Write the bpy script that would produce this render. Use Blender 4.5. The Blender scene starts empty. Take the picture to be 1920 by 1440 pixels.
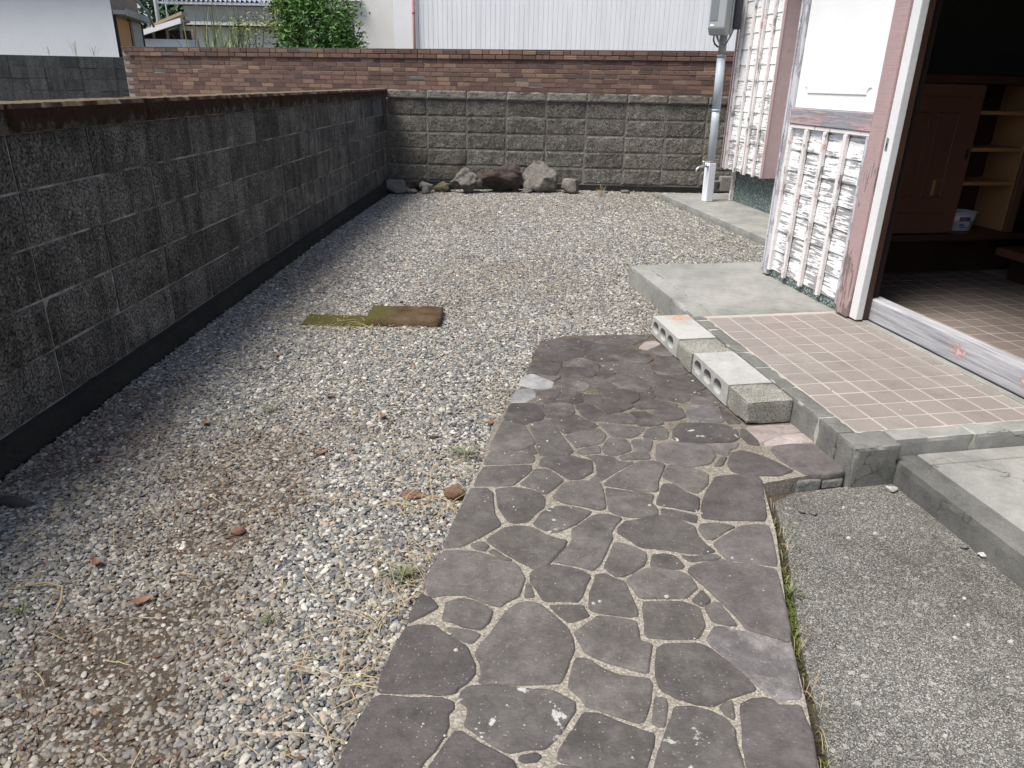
import bpy, bmesh, math, random
import numpy as np
from mathutils import Vector, Matrix, noise as mnoise
random.seed(7); rng = np.random.default_rng(11)
scene = bpy.context.scene
C = scene.collection
R = math.radians

# ---------------------------------------------------------------- camera
cam_d = bpy.data.cameras.new('camera'); cam = bpy.data.objects.new('camera', cam_d); C.objects.link(cam)
cam_d.sensor_width = 36.0; cam_d.lens = 1368.1 / 1920 * 36.0
cam_d.clip_start = 0.05; cam_d.clip_end = 3000
pit, yaw, rol = .3918, -.0169, .0219
fw = Vector((math.sin(yaw) * math.cos(pit), math.cos(yaw) * math.cos(pit), -math.sin(pit)))
rt = Vector((math.cos(yaw), -math.sin(yaw), 0)); up = rt.cross(fw)
rt, up = math.cos(rol) * rt + math.sin(rol) * up, -math.sin(rol) * rt + math.cos(rol) * up
m = Matrix((rt, up, -fw)).transposed().to_4x4(); m.translation = (0, 0, 1.2508)
cam.matrix_world = m
scene.camera = cam

# ---------------------------------------------------------------- sky, sun, exposure
SUN_EL = R(62); LX, LY = .855, .519              # horizontal travel of the light: to the right and away
W = bpy.data.worlds.new('World'); scene.world = W; W.use_nodes = True
wn = W.node_tree; bg = wn.nodes['Background']
sky = wn.nodes.new('ShaderNodeTexSky'); sky.sky_type = 'NISHITA'; sky.sun_disc = False
sky.sun_elevation = SUN_EL; sky.sun_rotation = math.atan2(-LX, -LY)
sky.dust_density = 2.5; sky.air_density = .85; sky.ozone_density = .6
wn.links.new(sky.outputs[0], bg.inputs[0]); bg.inputs[1].default_value = 0.13
sd = bpy.data.lights.new('sun', 'SUN'); sd.energy = 4.0; sd.angle = R(25); sd.color = (1, .965, .91)
sun = bpy.data.objects.new('sun', sd); C.objects.link(sun)
ld = Vector((LX * math.cos(SUN_EL), LY * math.cos(SUN_EL), -math.sin(SUN_EL)))
sun.rotation_euler = ld.to_track_quat('-Z', 'Y').to_euler(); sun.location = (-6, -3, 9)
vs = scene.view_settings
vs.view_transform = 'Standard'; vs.look = 'None'; vs.gamma = 1; vs.use_curve_mapping = False
vs.exposure = 0.5
scene.cycles.max_bounces = 8; scene.cycles.diffuse_bounces = 4

# ---------------------------------------------------------------- helpers: house frame
A1, A2 = R(12.5), R(10.0)
VX, VY = math.cos(A1), math.sin(A1); UX, UY = -math.sin(A2), math.cos(A2)
OX, OY = 1.121, 2.231
def hw(s, t, z): return (OX + s * VX + t * UX, OY + s * VY + t * UY, z)

# ---------------------------------------------------------------- helpers: objects
def setp(o, label=None, cat=None, group=None, kind=None):
    if label: o['label'] = label
    if cat: o['category'] = cat
    if group: o['group'] = group
    if kind: o['kind'] = kind
    return o
def thing(name, label, cat, loc=(0, 0, 0), group=None, kind=None):
    o = bpy.data.objects.new(name, None); C.objects.link(o); o.location = loc
    o.empty_display_size = .1
    return setp(o, label, cat, group, kind)
def mesh(name, v, f, mat=None, smooth=False, bevel=0.0, seg=1, sharp=None):
    me = bpy.data.meshes.new(name); me.from_pydata([tuple(p) for p in v], [], [tuple(q) for q in f])
    bm = bmesh.new(); bm.from_mesh(me)
    bmesh.ops.recalc_face_normals(bm, faces=bm.faces)
    if bevel:
        bmesh.ops.bevel(bm, geom=bm.edges[:], offset=bevel, segments=seg, profile=.6, affect='EDGES', clamp_overlap=True)
    bm.to_mesh(me); bm.free()
    if smooth: me.polygons.foreach_set('use_smooth', [True] * len(me.polygons))
    if mat: me.materials.append(mat)
    me.update()
    return me
def link(name, me, parent=None, loc=(0, 0, 0), rz=0.0):
    o = bpy.data.objects.new(name, me); C.objects.link(o)
    if parent is not None: o.parent = parent
    o.location = loc; o.rotation_euler = (0, 0, rz)
    return o
WL = {}
def wloc(o):
    p = Vector(o.location)
    while o.parent is not None: o = o.parent; p += Vector(o.location)
    return p
def part(name, vf, mat, parent=None, smooth=False, bevel=0.0, seg=1, base=None):
    """mesh from world-space verts; its origin goes to the middle of its foot"""
    v, f = vf; a = np.array(v, float)
    c = (a.min(0) + a.max(0)) / 2; c[2] = a[:, 2].min()
    if base is not None: c = np.array(base, float)
    me = mesh(name, a - c, f, mat, smooth, bevel, seg)
    p = Vector(c)
    if parent is not None: p = p - wloc(parent)
    return link(name, me, parent, p)
BF = [(0, 3, 2, 1), (4, 5, 6, 7), (0, 1, 5, 4), (1, 2, 6, 5), (2, 3, 7, 6), (3, 0, 4, 7)]
def box(x0, x1, y0, y1, z0, z1):
    return [(x0, y0, z0), (x1, y0, z0), (x1, y1, z0), (x0, y1, z0), (x0, y0, z1), (x1, y0, z1), (x1, y1, z1), (x0, y1, z1)], BF
def hbox(s0, s1, t0, t1, z0, z1):
    v, f = box(s0, s1, t0, t1, z0, z1); return [hw(*p) for p in v], f
def worn(s0, s1, t0, t1, z0, z1, r=.008, chip=.006, res=.03):
    """house-frame block with rounded, chipped edges"""
    lo = np.array((s0, t0, z0)); hi = np.array((s1, t1, z1)); n = np.maximum(2, np.minimum(((hi - lo) / res).astype(int), 110))
    bm = bmesh.new()
    for ax in range(3):
        a, b = (ax + 1) % 3, (ax + 2) % 3
        for side in (0, 1):
            g = {}
            for i in range(n[a] + 1):
                for j in range(n[b] + 1):
                    p = np.zeros(3); p[ax] = (lo, hi)[side][ax]
                    p[a] = lo[a] + (hi[a] - lo[a]) * i / n[a]; p[b] = lo[b] + (hi[b] - lo[b]) * j / n[b]; g[i, j] = bm.verts.new(p)
            for i in range(n[a]):
                for j in range(n[b]):
                    q = (g[i, j], g[i + 1, j], g[i + 1, j + 1], g[i, j + 1]); bm.faces.new(q if side else q[::-1])
    bmesh.ops.remove_doubles(bm, verts=bm.verts[:], dist=1e-5)
    bm.verts.index_update(); V = []
    for v in bm.verts:
        p = np.array(v.co); q = np.clip(p, lo + r, hi - r); d = p - q; l = np.linalg.norm(d)
        if l > 1e-9:
            k = np.count_nonzero(np.abs(d) > r * .2); d = d / l
            nz = mnoise.noise(Vector(p * 11)) + .6 * mnoise.noise(Vector(p * 31))
            p = q + d * (r - (chip * max(0, nz) * 1.6 + .0012 * nz if k > 1 else .0006 * nz))
        V.append(hw(*p))
    F = [tuple(v.index for v in f.verts) for f in bm.faces]; bm.free()
    return V, F
def join(*vfs):
    V, F = [], []
    for v, f in vfs:
        n = len(V); V += [tuple(p) for p in v]; F += [tuple(i + n for i in q) for q in f]
    return V, F
def prism(poly, z0, z1):
    n = len(poly)
    v = [(x, y, z0) for x, y in poly] + [(x, y, z1) for x, y in poly]
    f = [tuple(range(n))[::-1], tuple(range(n, 2 * n))] + [(i, (i + 1) % n, n + (i + 1) % n, n + i) for i in range(n)]
    return v, f
def tube(pts, r, n=8, cap=True):
    pts = [Vector(p) for p in pts]; V, F = [], []
    rs = r if isinstance(r, (list, tuple)) else [r] * len(pts)
    side = None
    for i, p in enumerate(pts):
        d = (pts[min(i + 1, len(pts) - 1)] - pts[max(i - 1, 0)]).normalized()
        if side is None: side = d.orthogonal().normalized()
        side = (side - d * side.dot(d)).normalized(); w = d.cross(side)
        for k in range(n):
            a = 2 * math.pi * k / n
            V.append(p + (side * math.cos(a) + w * math.sin(a)) * rs[i])
    for i in range(len(pts) - 1):
        for k in range(n):
            F.append((i * n + k, i * n + (k + 1) % n, (i + 1) * n + (k + 1) % n, (i + 1) * n + k))
    if cap: F += [tuple(range(n))[::-1], tuple(range((len(pts) - 1) * n, len(pts) * n))]
    return V, F
def pip(px, py, poly):
    inside = np.zeros(len(px), bool); n = len(poly); j = n - 1
    for i in range(n):
        xi, yi = poly[i]; xj, yj = poly[j]
        c = ((yi > py) != (yj > py)) & (px < (xj - xi) * (py - yi) / (yj - yi + 1e-12) + xi)
        inside ^= c; j = i
    return inside
_lat = rng.random((64, 64))
def vnoise(x, y):
    xi = np.floor(x).astype(int); yi = np.floor(y).astype(int); fx = x - xi; fy = y - yi
    fx = fx * fx * (3 - 2 * fx); fy = fy * fy * (3 - 2 * fy)
    g = lambda a, b: _lat[a % 64, b % 64]
    return (g(xi, yi) * (1 - fx) + g(xi + 1, yi) * fx) * (1 - fy) + (g(xi, yi + 1) * (1 - fx) + g(xi + 1, yi + 1) * fx) * fy
def fbm(x, y, o=4):
    s, a, t = 0, 1, 0
    for k in range(o):
        s = s + a * vnoise(x * 2 ** k + 17 * k, y * 2 ** k + 5 * k); t += a; a *= .5
    return s / t

# ---------------------------------------------------------------- helpers: materials
class MT:
    def __init__(s, name, rough=.8, spec=.3):
        s.m = bpy.data.materials.new(name); s.m.use_nodes = True; s.t = s.m.node_tree
        s.b = s.t.nodes['Principled BSDF']; s.b.inputs['Roughness'].default_value = rough
        s.b.inputs['Specular IOR Level'].default_value = spec
    def n(s, ty, **kw):
        nd = s.t.nodes.new(ty)
        for k, v in kw.items(): setattr(nd, k, v)
        return nd
    def put(s, sock, v):
        if v is None: return
        if isinstance(v, (int, float)): sock.default_value = v
        elif isinstance(v, (tuple, list)):
            sock.default_value = tuple(v) + ((1,) if len(v) == 3 and len(sock.default_value) == 4 else ())
        else: s.t.links.new(v, sock)
    def pos(s, scale=None, obj=False, rot=False):
        o = s.n('ShaderNodeTexCoord').outputs['Object'] if obj else s.n('ShaderNodeNewGeometry').outputs['Position']
        if rot:                                    # turned to the house's own axes
            mr = s.n('ShaderNodeMapping'); mr.inputs['Rotation'].default_value = (0, 0, -A2); s.t.links.new(o, mr.inputs['Vector']); o = mr.outputs[0]
        if scale is None: return o
        mp = s.n('ShaderNodeMapping'); mp.inputs['Scale'].default_value = scale; s.t.links.new(o, mp.inputs['Vector'])
        return mp.outputs[0]
    def shift(s, v, k=13.0):                       # a different piece of the pattern for each object
        r = s.rnd(); mu = s.n('ShaderNodeMath', operation='MULTIPLY'); s.put(mu.inputs[0], r); mu.inputs[1].default_value = k
        ad = s.n('ShaderNodeVectorMath', operation='ADD'); s.put(ad.inputs[0], v); s.t.links.new(mu.outputs[0], ad.inputs[1])
        return ad.outputs[0]
    def rnd(s): return s.n('ShaderNodeObjectInfo').outputs['Random']
    def noise(s, v, scale, detail=4, rough=.6, dist=0.0):
        nd = s.n('ShaderNodeTexNoise'); s.put(nd.inputs['Vector'], v); nd.inputs['Scale'].default_value = scale
        nd.inputs['Detail'].default_value = detail; nd.inputs['Roughness'].default_value = rough; nd.inputs['Distortion'].default_value = dist
        return nd.outputs['Fac']
    def voro(s, v, scale, out='Distance', feature='F1', rnd=1.0):
        nd = s.n('ShaderNodeTexVoronoi', feature=feature); s.put(nd.inputs['Vector'], v); nd.inputs['Scale'].default_value = scale
        nd.inputs['Randomness'].default_value = rnd
        return nd.outputs[out]
    def ramp(s, f, stops, interp='LINEAR'):
        nd = s.n('ShaderNodeValToRGB'); s.put(nd.inputs[0], f); cr = nd.color_ramp; cr.interpolation = interp
        while len(cr.elements) < len(stops): cr.elements.new(.5)
        for e, (p, c) in zip(cr.elements, stops):
            e.position = p; e.color = (c, c, c, 1) if isinstance(c, (int, float)) else (*c, 1)
        return nd.outputs[0]
    def mix(s, f, a, b, bl='MIX'):
        nd = s.n('ShaderNodeMix', data_type='RGBA', blend_type=bl)
        s.put(nd.inputs[0], f); s.put(nd.inputs[6], a); s.put(nd.inputs[7], b); return nd.outputs[2]
    def math(s, op, a, b=None, clamp=False):
        nd = s.n('ShaderNodeMath', operation=op, use_clamp=clamp); s.put(nd.inputs[0], a); s.put(nd.inputs[1], b); return nd.outputs[0]
    def sep(s, v, ax='Z'):
        nd = s.n('ShaderNodeSeparateXYZ'); s.t.links.new(v, nd.inputs[0]); return nd.outputs[ax]
    def bump(s, h, dist=.005, strength=1.0, prev=None):
        nd = s.n('ShaderNodeBump'); s.put(nd.inputs['Height'], h); nd.inputs['Distance'].default_value = dist
        nd.inputs['Strength'].default_value = strength
        if prev is not None: s.t.links.new(prev, nd.inputs['Normal'])
        return nd.outputs[0]
    def done(s, col=None, nrm=None, rough=None):
        s.put(s.b.inputs['Base Color'], col)
        if nrm is not None: s.t.links.new(nrm, s.b.inputs['Normal'])
        if rough is not None: s.put(s.b.inputs['Roughness'], rough)
        return s.m
def simple(name, col, rough=.6, var=.15, scale=6, bump=.002, bscale=80, spec=.3, metal=0):
    t = MT(name, rough, spec); p = t.pos()
    n1 = t.noise(p, scale, 5)
    c = t.mix(n1, tuple(x * (1 - var) for x in col), tuple(min(1, x * (1 + var)) for x in col))
    t.b.inputs['Metallic'].default_value = metal
    return t.done(c, t.bump(t.noise(p, bscale, 3), bump) if bump else None)

def m_concrete(name, c0, c1, speck=.5, bump=.0015, stain=.4, dark=(.05, .05, .047), fine=320, crack=True):
    t = MT(name, .88, .25); p = t.pos()
    c = t.mix(t.ramp(t.noise(p, 3.2, 6, .65), [(.3, 0.0), (.7, 1.0)]), c0, c1)
    sp = t.noise(p, fine, 2, .7)
    c = t.mix(.6, c, t.ramp(t.noise(p, 13, 6, .7), [(.3, .72), (.5, 1.0), (.7, 1.22)]), 'MULTIPLY')
    c = t.mix(speck, c, t.ramp(sp, [(.35, .35), (.5, 1.0), (.66, 1.7)]), 'MULTIPLY')
    st = t.ramp(t.noise(p, 2.1, 7, .72, .6), [(.52, 0.0), (.72, 1.0)])
    c = t.mix(t.math('MULTIPLY', st, stain), c, dark)
    if crack:
        w = t.n('ShaderNodeVectorMath', operation='ADD'); t.put(w.inputs[0], p); nz = t.n('ShaderNodeTexNoise'); nz.inputs['Scale'].default_value = 5; nz.inputs['Detail'].default_value = 5
        t.put(nz.inputs['Vector'], p); sc = t.n('ShaderNodeVectorMath', operation='SCALE'); t.put(sc.inputs[0], nz.outputs['Color']); sc.inputs['Scale'].default_value = .3; t.put(w.inputs[1], sc.outputs[0])
        ck = t.math('MULTIPLY', t.ramp(t.voro(w.outputs[0], 1.15, 'Distance', 'DISTANCE_TO_EDGE'), [(.0, 1.0), (.0035, 0.0)]), t.ramp(t.noise(p, 2.2, 3), [(.48, 0.0), (.56, .8)]))
        c = t.mix(ck, c, (.05, .048, .043))
    return t.done(c, t.bump(sp, bump, 1.0, t.bump(t.noise(p, 25, 4), .003)))
STONES = [
('n',[120,1101,90,1056,87,1031,134,1019,173,1007,246,1001,254,1019,277,1071,285,1100,256,1112,218,1126,180,1148,144,1148]),
('n',[79,939,233,945,244,996,170,1002,131,1014,81,1020]),
('l',[329,1142,307,1099,291,1065,273,1020,254,946,432,953,444,1024,446,1052,446,1092,450,1122,439,1147,411,1163,379,1175,340,1171]),
('p',[470,1127,459,1072,455,1028,443,954,566,959,586,1033,605,1112,608,1161,608,1189,564,1187,556,1200,534,1207,509,1203,482,1185]),
('n',[445,1158,457,1147,465,1194,450,1191,435,1179]),
('n',[294,1169,285,1129,297,1120,311,1123,326,1182,324,1197,302,1200]),
('n',[323,1316,315,1252,316,1224,351,1198,381,1188,418,1179,459,1203,521,1228,526,1235,511,1265,483,1312,451,1353,434,1366,351,1358,332,1347]),
('w',[452,1381,464,1354,497,1306,520,1265,539,1234,566,1205,617,1210,626,1246,643,1331,646,1357,647,1377,616,1385,569,1406,529,1415,502,1428,480,1425]),
('n',[132,1281,123,1247,120,1215,142,1189,153,1170,184,1157,220,1142,256,1130,268,1134,278,1158,292,1199,300,1235,296,1251,236,1256,197,1275,162,1304,141,1307]),
('n',[141,1389,151,1357,160,1330,180,1313,215,1293,263,1278,296,1267,304,1302,317,1356,317,1356,290,1370,293,1412,290,1434,240,1444,197,1449,202,1445,176,1426,145,1393]),
('n',[-80,1343,-92,1312,-75,1273,-73,1251,-79,1222,-5,1222,59,1224,102,1231,112,1267,124,1301,136,1331,134,1369,134,1370,124,1403,93,1446,58,1489,27,1497,-1,1489,-33,1447,-59,1375]),
('b',[-266,1379,-283,1309,-294,1234,-293,1186,-240,1188,-201,1188,-156,1184,-130,1191,-121,1206,-104,1221,-91,1247,-90,1273,-102,1298,-113,1327,-159,1357,-128,1340,-167,1366,-194,1395,-227,1397,-263,1388]),
('b',[-309,1141,-318,1100,-329,1032,-332,965,-182,971,-177,1001,-168,1022,-152,1048,-141,1078,-132,1105,-137,1133,-126,1149,-128,1166,-160,1176,-212,1173,-286,1177,-299,1168]),
('l',[-96,1154,-94,1132,-102,1109,-71,1087,-40,1064,-18,1051,-3,1046,28,1056,61,1059,89,1088,110,1125,124,1148,127,1174,113,1186,79,1205,-5,1212,-58,1215,-98,1209,-115,1193,-118,1173]),
('b',[-138,1052,-158,1002,-166,969,12,976,7,1009,2,1024,-13,1034,-49,1055,-75,1069,-108,1091,-120,1087]),
('b',[14,1030,23,1025,47,1029,56,1040,47,1045,16,1038]),
('n',[-232,1635,-239,1567,-234,1531,-219,1503,-178,1516,-132,1514,-97,1499,-62,1479,-42,1476,-29,1494,2,1517,10,1548,18,1590,6,1628,-7,1652,-41,1662,-82,1686,-123,1702,-160,1705,-206,1700]),
('n',[-256,1469,-260,1406,-231,1432,-197,1464,-214,1493,-243,1513]),
('n',[-179,1448,-178,1420,-156,1413,-122,1397,-84,1393,-67,1422,-61,1454,-84,1478,-119,1493,-147,1496,-177,1482]),
('n',[-151,1365,-118,1346,-102,1342,-86,1372,-105,1385,-143,1390,-167,1393]),
('n',[19,1511,44,1515,34,1559,25,1572]),
('n',[33,1581,53,1537,69,1501,129,1506,154,1503,167,1525,175,1561,194,1609,173,1632,135,1647,93,1652,66,1641,36,1617]),
('n',[104,1450,125,1427,136,1428,181,1452,171,1466,167,1491,122,1491,80,1486]),
('n',[-89,1757,-49,1711,-1,1667,47,1630,81,1651,107,1703,126,1732,138,1768,108,1777,74,1798,31,1832,-11,1836,-47,1820,-88,1766]),
('n',[-124,1717,-92,1708,-84,1730,-101,1751,-134,1733]),
('n',[-41,1672,-19,1666,-35,1678,-68,1715,-82,1704]),
('n',[155,1770,133,1731,97,1670,118,1664,162,1651,201,1635,224,1664,239,1706,257,1755,269,1783,271,1817,283,1853,311,1896,259,1915,224,1904,188,1865,154,1822]),
('n',[255,1706,235,1654,237,1645,258,1614,284,1613,304,1629,341,1660,355,1691,356,1722,331,1742,298,1762,273,1763]),
('n',[362,1659,409,1650,446,1656,454,1666,436,1716,409,1722,373,1713]),
('n',[474,1690,528,1700,564,1707,549,1725,478,1708,454,1714]),
('n',[292,1590,301,1563,312,1532,322,1526,394,1532,431,1530,468,1572,471,1586,458,1622,442,1636,397,1648,355,1651,329,1635,298,1605]),
('p',[461,1642,470,1623,495,1578,518,1525,541,1484,553,1444,560,1421,619,1397,647,1383,658,1410,676,1491,694,1602,701,1664,646,1681,595,1686,571,1697,532,1690,492,1675,467,1657]),
('n',[446,1522,467,1501,494,1526,480,1563]),
('n',[478,1473,483,1447,520,1434,537,1435,524,1483,510,1516,496,1516,475,1498]),
('n',[318,1490,317,1457,313,1424,309,1393,315,1382,357,1380,404,1381,435,1388,459,1431,459,1464,458,1497,425,1514,374,1516,322,1507]),
('n',[205,1590,191,1553,182,1491,185,1471,228,1460,282,1453,300,1458,301,1476,292,1531,279,1590,256,1602,232,1620,210,1614]),
('p',[620,2099,591,2035,569,1974,557,1910,606,1904,673,1905,751,1906,804,2146,798,2179,728,2183,654,2163]),
('n',[497,2211,476,2152,501,2128,526,2086,567,2057,591,2083,615,2113,636,2189,604,2217,554,2230,514,2243]),
('l',[440,2019,430,1982,483,1966,544,1947,557,1967,570,2027,535,2059,501,2106,468,2108]),
('n',[435,1928,479,1906,531,1884,543,1925,480,1950,437,1957]),
('n',[534,1849,543,1801,562,1799,608,1842,644,1870,588,1885,542,1873]),
('p',[582,1800,560,1777,569,1735,583,1704,633,1694,688,1684,711,1681,742,1843,744,1881,701,1882,661,1871]),
('n',[291,1818,322,1781,346,1749,380,1746,435,1738,483,1725,521,1727,555,1739,536,1770,521,1820,521,1866,477,1897,427,1921,384,1900,321,1879,294,1847]),
('n',[277,1996,276,1938,298,1914,337,1904,378,1906,422,1927,426,1953,411,1991,427,2039,391,2050,321,2060,279,2072]),
('n',[323,2078,393,2061,443,2060,452,2111,471,2171,498,2242,452,2264,408,2253,324,2162,270,2092]),
('n',[-140,2134,-153,2060,-88,2064,-27,2067,12,2135,36,2175,34,2213,-57,2200,-125,2188]),
('n',[-177,1957,-198,1826,-212,1714,-157,1727,-107,1779,-64,1827,-56,1845,-77,1893,-83,1956,-90,2022,-109,2047,-159,2042]),
('n',[-75,2002,-69,1943,-53,1894,-32,1859,-12,1848,28,1859,55,1913,76,1945,78,1998,66,2024,38,2050,-23,2061,-79,2047]),
('n',[27,2064,52,2055,74,2025,84,2025,114,2069,143,2114,120,2149,91,2186,49,2183,20,2114,-2,2080]),
('n',[61,2211,95,2202,132,2158,163,2122,197,2124,241,2172,244,2219,246,2254,204,2271,177,2289,123,2279,70,2262]),
('n',[108,2000,142,1972,194,1959,247,1939,265,1950,267,2050,261,2099,214,2111,166,2101,136,2077,109,2013]),
('l',[62,1901,41,1845,90,1807,113,1814,164,1852,211,1909,219,1928,159,1953,104,1953]),
('n',[244,2267,259,2235,257,2165,228,2123,262,2110,329,2189,398,2258,340,2260,324,2292,272,2302,224,2292]),
('n',[-50,2213,36,2228,48,2248,42,2287,1,2308,-53,2315,-106,2305,-125,2244,-126,2205]),
('n',[-83,2518,-104,2381,-113,2311,-59,2318,-2,2321,29,2351,49,2370,29,2441,8,2520,-33,2537,-71,2558]),
('n',[42,2449,55,2356,67,2282,105,2284,168,2295,185,2323,174,2364,151,2434,131,2516,105,2586,70,2568,29,2533]),
('n',[29,2300,55,2295,42,2352,7,2319]),
('d',[144,2502,162,2465,245,2509,288,2535,280,2558,234,2595,208,2635,165,2599,116,2595]),
('n',[182,2393,199,2348,229,2364,279,2385,304,2415,316,2468,287,2519,210,2483,162,2446]),
('n',[215,2295,247,2310,281,2319,284,2371,235,2354,198,2324]),
('n',[292,2351,295,2310,325,2298,358,2314,393,2343,396,2385,384,2428,349,2433,319,2431,301,2379]),
('n',[308,2528,327,2483,340,2447,402,2440,436,2468,466,2516,468,2531,352,2559,297,2559]),
('d',[334,2586,388,2573,436,2573,443,2601,426,2658,380,2655,342,2636,296,2591]),
('d',[448,2616,453,2553,503,2556,548,2580,516,2643,489,2680,434,2670]),
('d',[2,2531,29,2557,74,2584,86,2669,79,2726,6,2729,-41,2726,-54,2677,-68,2567]),
('g',[3,2738,28,2772,50,2801,47,2848,28,2886,-10,2873,-32,2833,-45,2739]),
('d',[89,2652,99,2611,140,2597,182,2608,203,2660,199,2730,152,2740,101,2723]),
('d',[231,2662,255,2597,282,2582,324,2626,333,2648,291,2701,258,2743,221,2731]),
('d',[340,2653,385,2673,445,2729,442,2756,372,2755,329,2766,293,2727]),
('d',[328,2831,345,2776,386,2752,446,2765,481,2804,491,2876,410,2904,336,2889]),
('d',[87,2740,134,2738,211,2744,249,2769,261,2835,232,2862,164,2867,91,2795]),
('d',[80,2803,102,2791,140,2817,161,2871,119,2888,62,2849]),
('d',[259,2761,290,2732,326,2775,317,2839,264,2826]),
('n',[353,2270,379,2276,403,2276,453,2283,453,2322,410,2324,397,2323,346,2293]),
('n',[408,2374,411,2338,452,2331,470,2369,483,2426,438,2437,406,2425]),
('l',[561,2450,589,2418,671,2419,786,2436,816,2476,821,2536,779,2585,690,2590,616,2585,579,2530]),
('n',[455,2467,456,2443,519,2433,543,2449,556,2499,540,2559,498,2551,472,2513]),
('p',[474,2271,514,2257,574,2231,656,2257,691,2320,689,2406,568,2417,498,2408]),
('n',[697,2347,733,2322,752,2368,783,2389,801,2427,729,2413,699,2393]),
('p',[720,2253,721,2212,762,2186,873,2189,932,2225,910,2256,871,2314,830,2346,793,2362,750,2341]),
('n',[673,2242,699,2252,726,2313,706,2299,677,2259]),
('p',[904,2369,914,2308,940,2250,968,2203,1046,2212,1106,2227,1114,2252,1096,2346,1084,2427,999,2431,919,2407]),
('k',[874,2441,892,2443,979,2502,1072,2543,1066,2605,962,2592,866,2570]),
('k',[896,2415,921,2412,999,2431,1088,2451,1067,2527,977,2497,897,2433]),
('w',[656,2658,677,2616,735,2588,789,2618,796,2695,773,2757,706,2758,666,2698]),
('d',[807,2663,805,2598,851,2601,834,2676,812,2760]),
('d',[524,2632,556,2602,604,2616,647,2652,639,2730,578,2737,519,2676]),
('d',[470,2712,553,2724,621,2735,631,2765,577,2785,503,2810,460,2741]),
('n',[826,2487,834,2420,870,2413,877,2451,857,2539,842,2548]),
('d',[675,2914,710,2897,765,2925,792,2952,765,3053,739,3084,709,3071,675,3015,654,2942]),
('d',[713,2784,747,2768,802,2772,816,2800,797,2893,778,2911,725,2878,704,2829]),
('d',[567,2834,625,2805,671,2790,697,2829,704,2867,679,2894,613,2929,571,2906]),
('d',[490,2814,526,2807,553,2837,563,2906,542,2914,494,2871]),
('d',[415,2944,446,2917,534,2913,554,2945,546,2995,501,3076,412,3070,372,3018]),
('d',[534,3025,560,2986,568,2936,646,2941,687,3042,678,3079,592,3094,520,3067]),
('d',[335,3048,366,3039,406,3080,412,3102,379,3145,346,3131]),
('l',[381,3156,428,3104,514,3077,594,3105,575,3194,507,3247,408,3228,352,3212]),
('d',[588,3172,619,3107,696,3091,741,3117,738,3207,733,3289,673,3285,614,3232]),
('d',[284,3315,315,3268,372,3243,491,3252,582,3241,614,3292,600,3365,522,3436,437,3476,354,3489,292,3366]),
('d',[355,3510,430,3496,482,3480,543,3498,601,3565,660,3656,499,3628,367,3602]),
('d',[211,3519,245,3467,294,3405,336,3434,349,3489,347,3579,264,3572,195,3552]),
('d',[168,3421,239,3440,206,3504,185,3537,98,3509,75,3439]),
('d',[86,3250,128,3235,204,3253,270,3295,284,3385,212,3418,114,3397,61,3379,44,3296]),
('d',[27,3073,83,3050,139,3049,167,3162,174,3227,102,3227,40,3217,23,3106]),
('d',[225,3161,287,3172,323,3209,318,3250,274,3283,217,3248,189,3187]),
('d',[163,3040,211,3044,298,3045,334,3085,352,3212,326,3192,282,3154,175,3152,164,3073]),
('g',[51,2893,120,2903,129,2964,98,2998,35,3057,0,3017,-15,2933]),
('d',[150,2890,209,2860,256,2883,287,2935,263,2995,218,3028,178,3009,132,2934]),
('d',[130,2985,159,3029,115,3031,75,3033]),
('d',[298,2936,334,2903,377,2912,412,2954,368,3024,329,3031,272,3006]),
('k',[605,3430,640,3459,685,3517,664,3556,620,3539,577,3454]),
('d',[652,3370,708,3343,725,3363,690,3497,627,3432]),
('d',[674,3291,741,3266,733,3314,690,3335,627,3318]),
]
# ================================================================ materials
def m_wallblock(name, lo, hi, streak, pit=.006):
    t = MT(name, .93, .2); p = t.pos(); q = t.shift(p, 3.0)
    c = t.mix(t.ramp(t.noise(q, 5, 6, .7), [(.28, 0.0), (.74, 1.0)]), lo, hi)
    pv = t.ramp(t.noise(p, 95, 4, .75), [(.36, .10), (.47, .8), (.6, 1.1), (.73, 2.5)])
    c = t.mix(.9, c, pv, 'MULTIPLY')
    c = t.mix(t.ramp(t.noise(q, 4.2, 7, .75, .6), [(.56, 0.0), (.70, .6)]), c, t.mix(1.0, pv, tuple(min(1, x * 1.35) for x in hi), 'MULTIPLY'))
    sv = t.pos((13, 13, 1.3)); s = t.ramp(t.noise(sv, 1.0, 5, .62), [(.42, 0.0), (.66, 1.0)])
    c = t.mix(t.math('MULTIPLY', s, streak), c, tuple(x * .22 for x in lo))
    r = t.ramp(t.rnd(), [(0, .76), (1, 1.26)]); c = t.mix(1.0, c, r, 'MULTIPLY')
    b = t.bump(t.noise(p, 28, 6, .7), .012, .8, t.bump(t.ramp(t.noise(p, 95, 4, .75), [(.34, 0.0), (.5, 1.0)]), pit))
    return t.done(c, b)
M_LBLOCK = m_wallblock('sooty_wall_block', (.060, .056, .050), (.25, .236, .21), .55)
M_BBLOCK = m_wallblock('split_face_block', (.16, .147, .124), (.29, .268, .228), .3, .009)
M_FARBLOCK = m_wallblock('charcoal_block', (.035, .038, .04), (.075, .078, .078), .4, .003)
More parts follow.
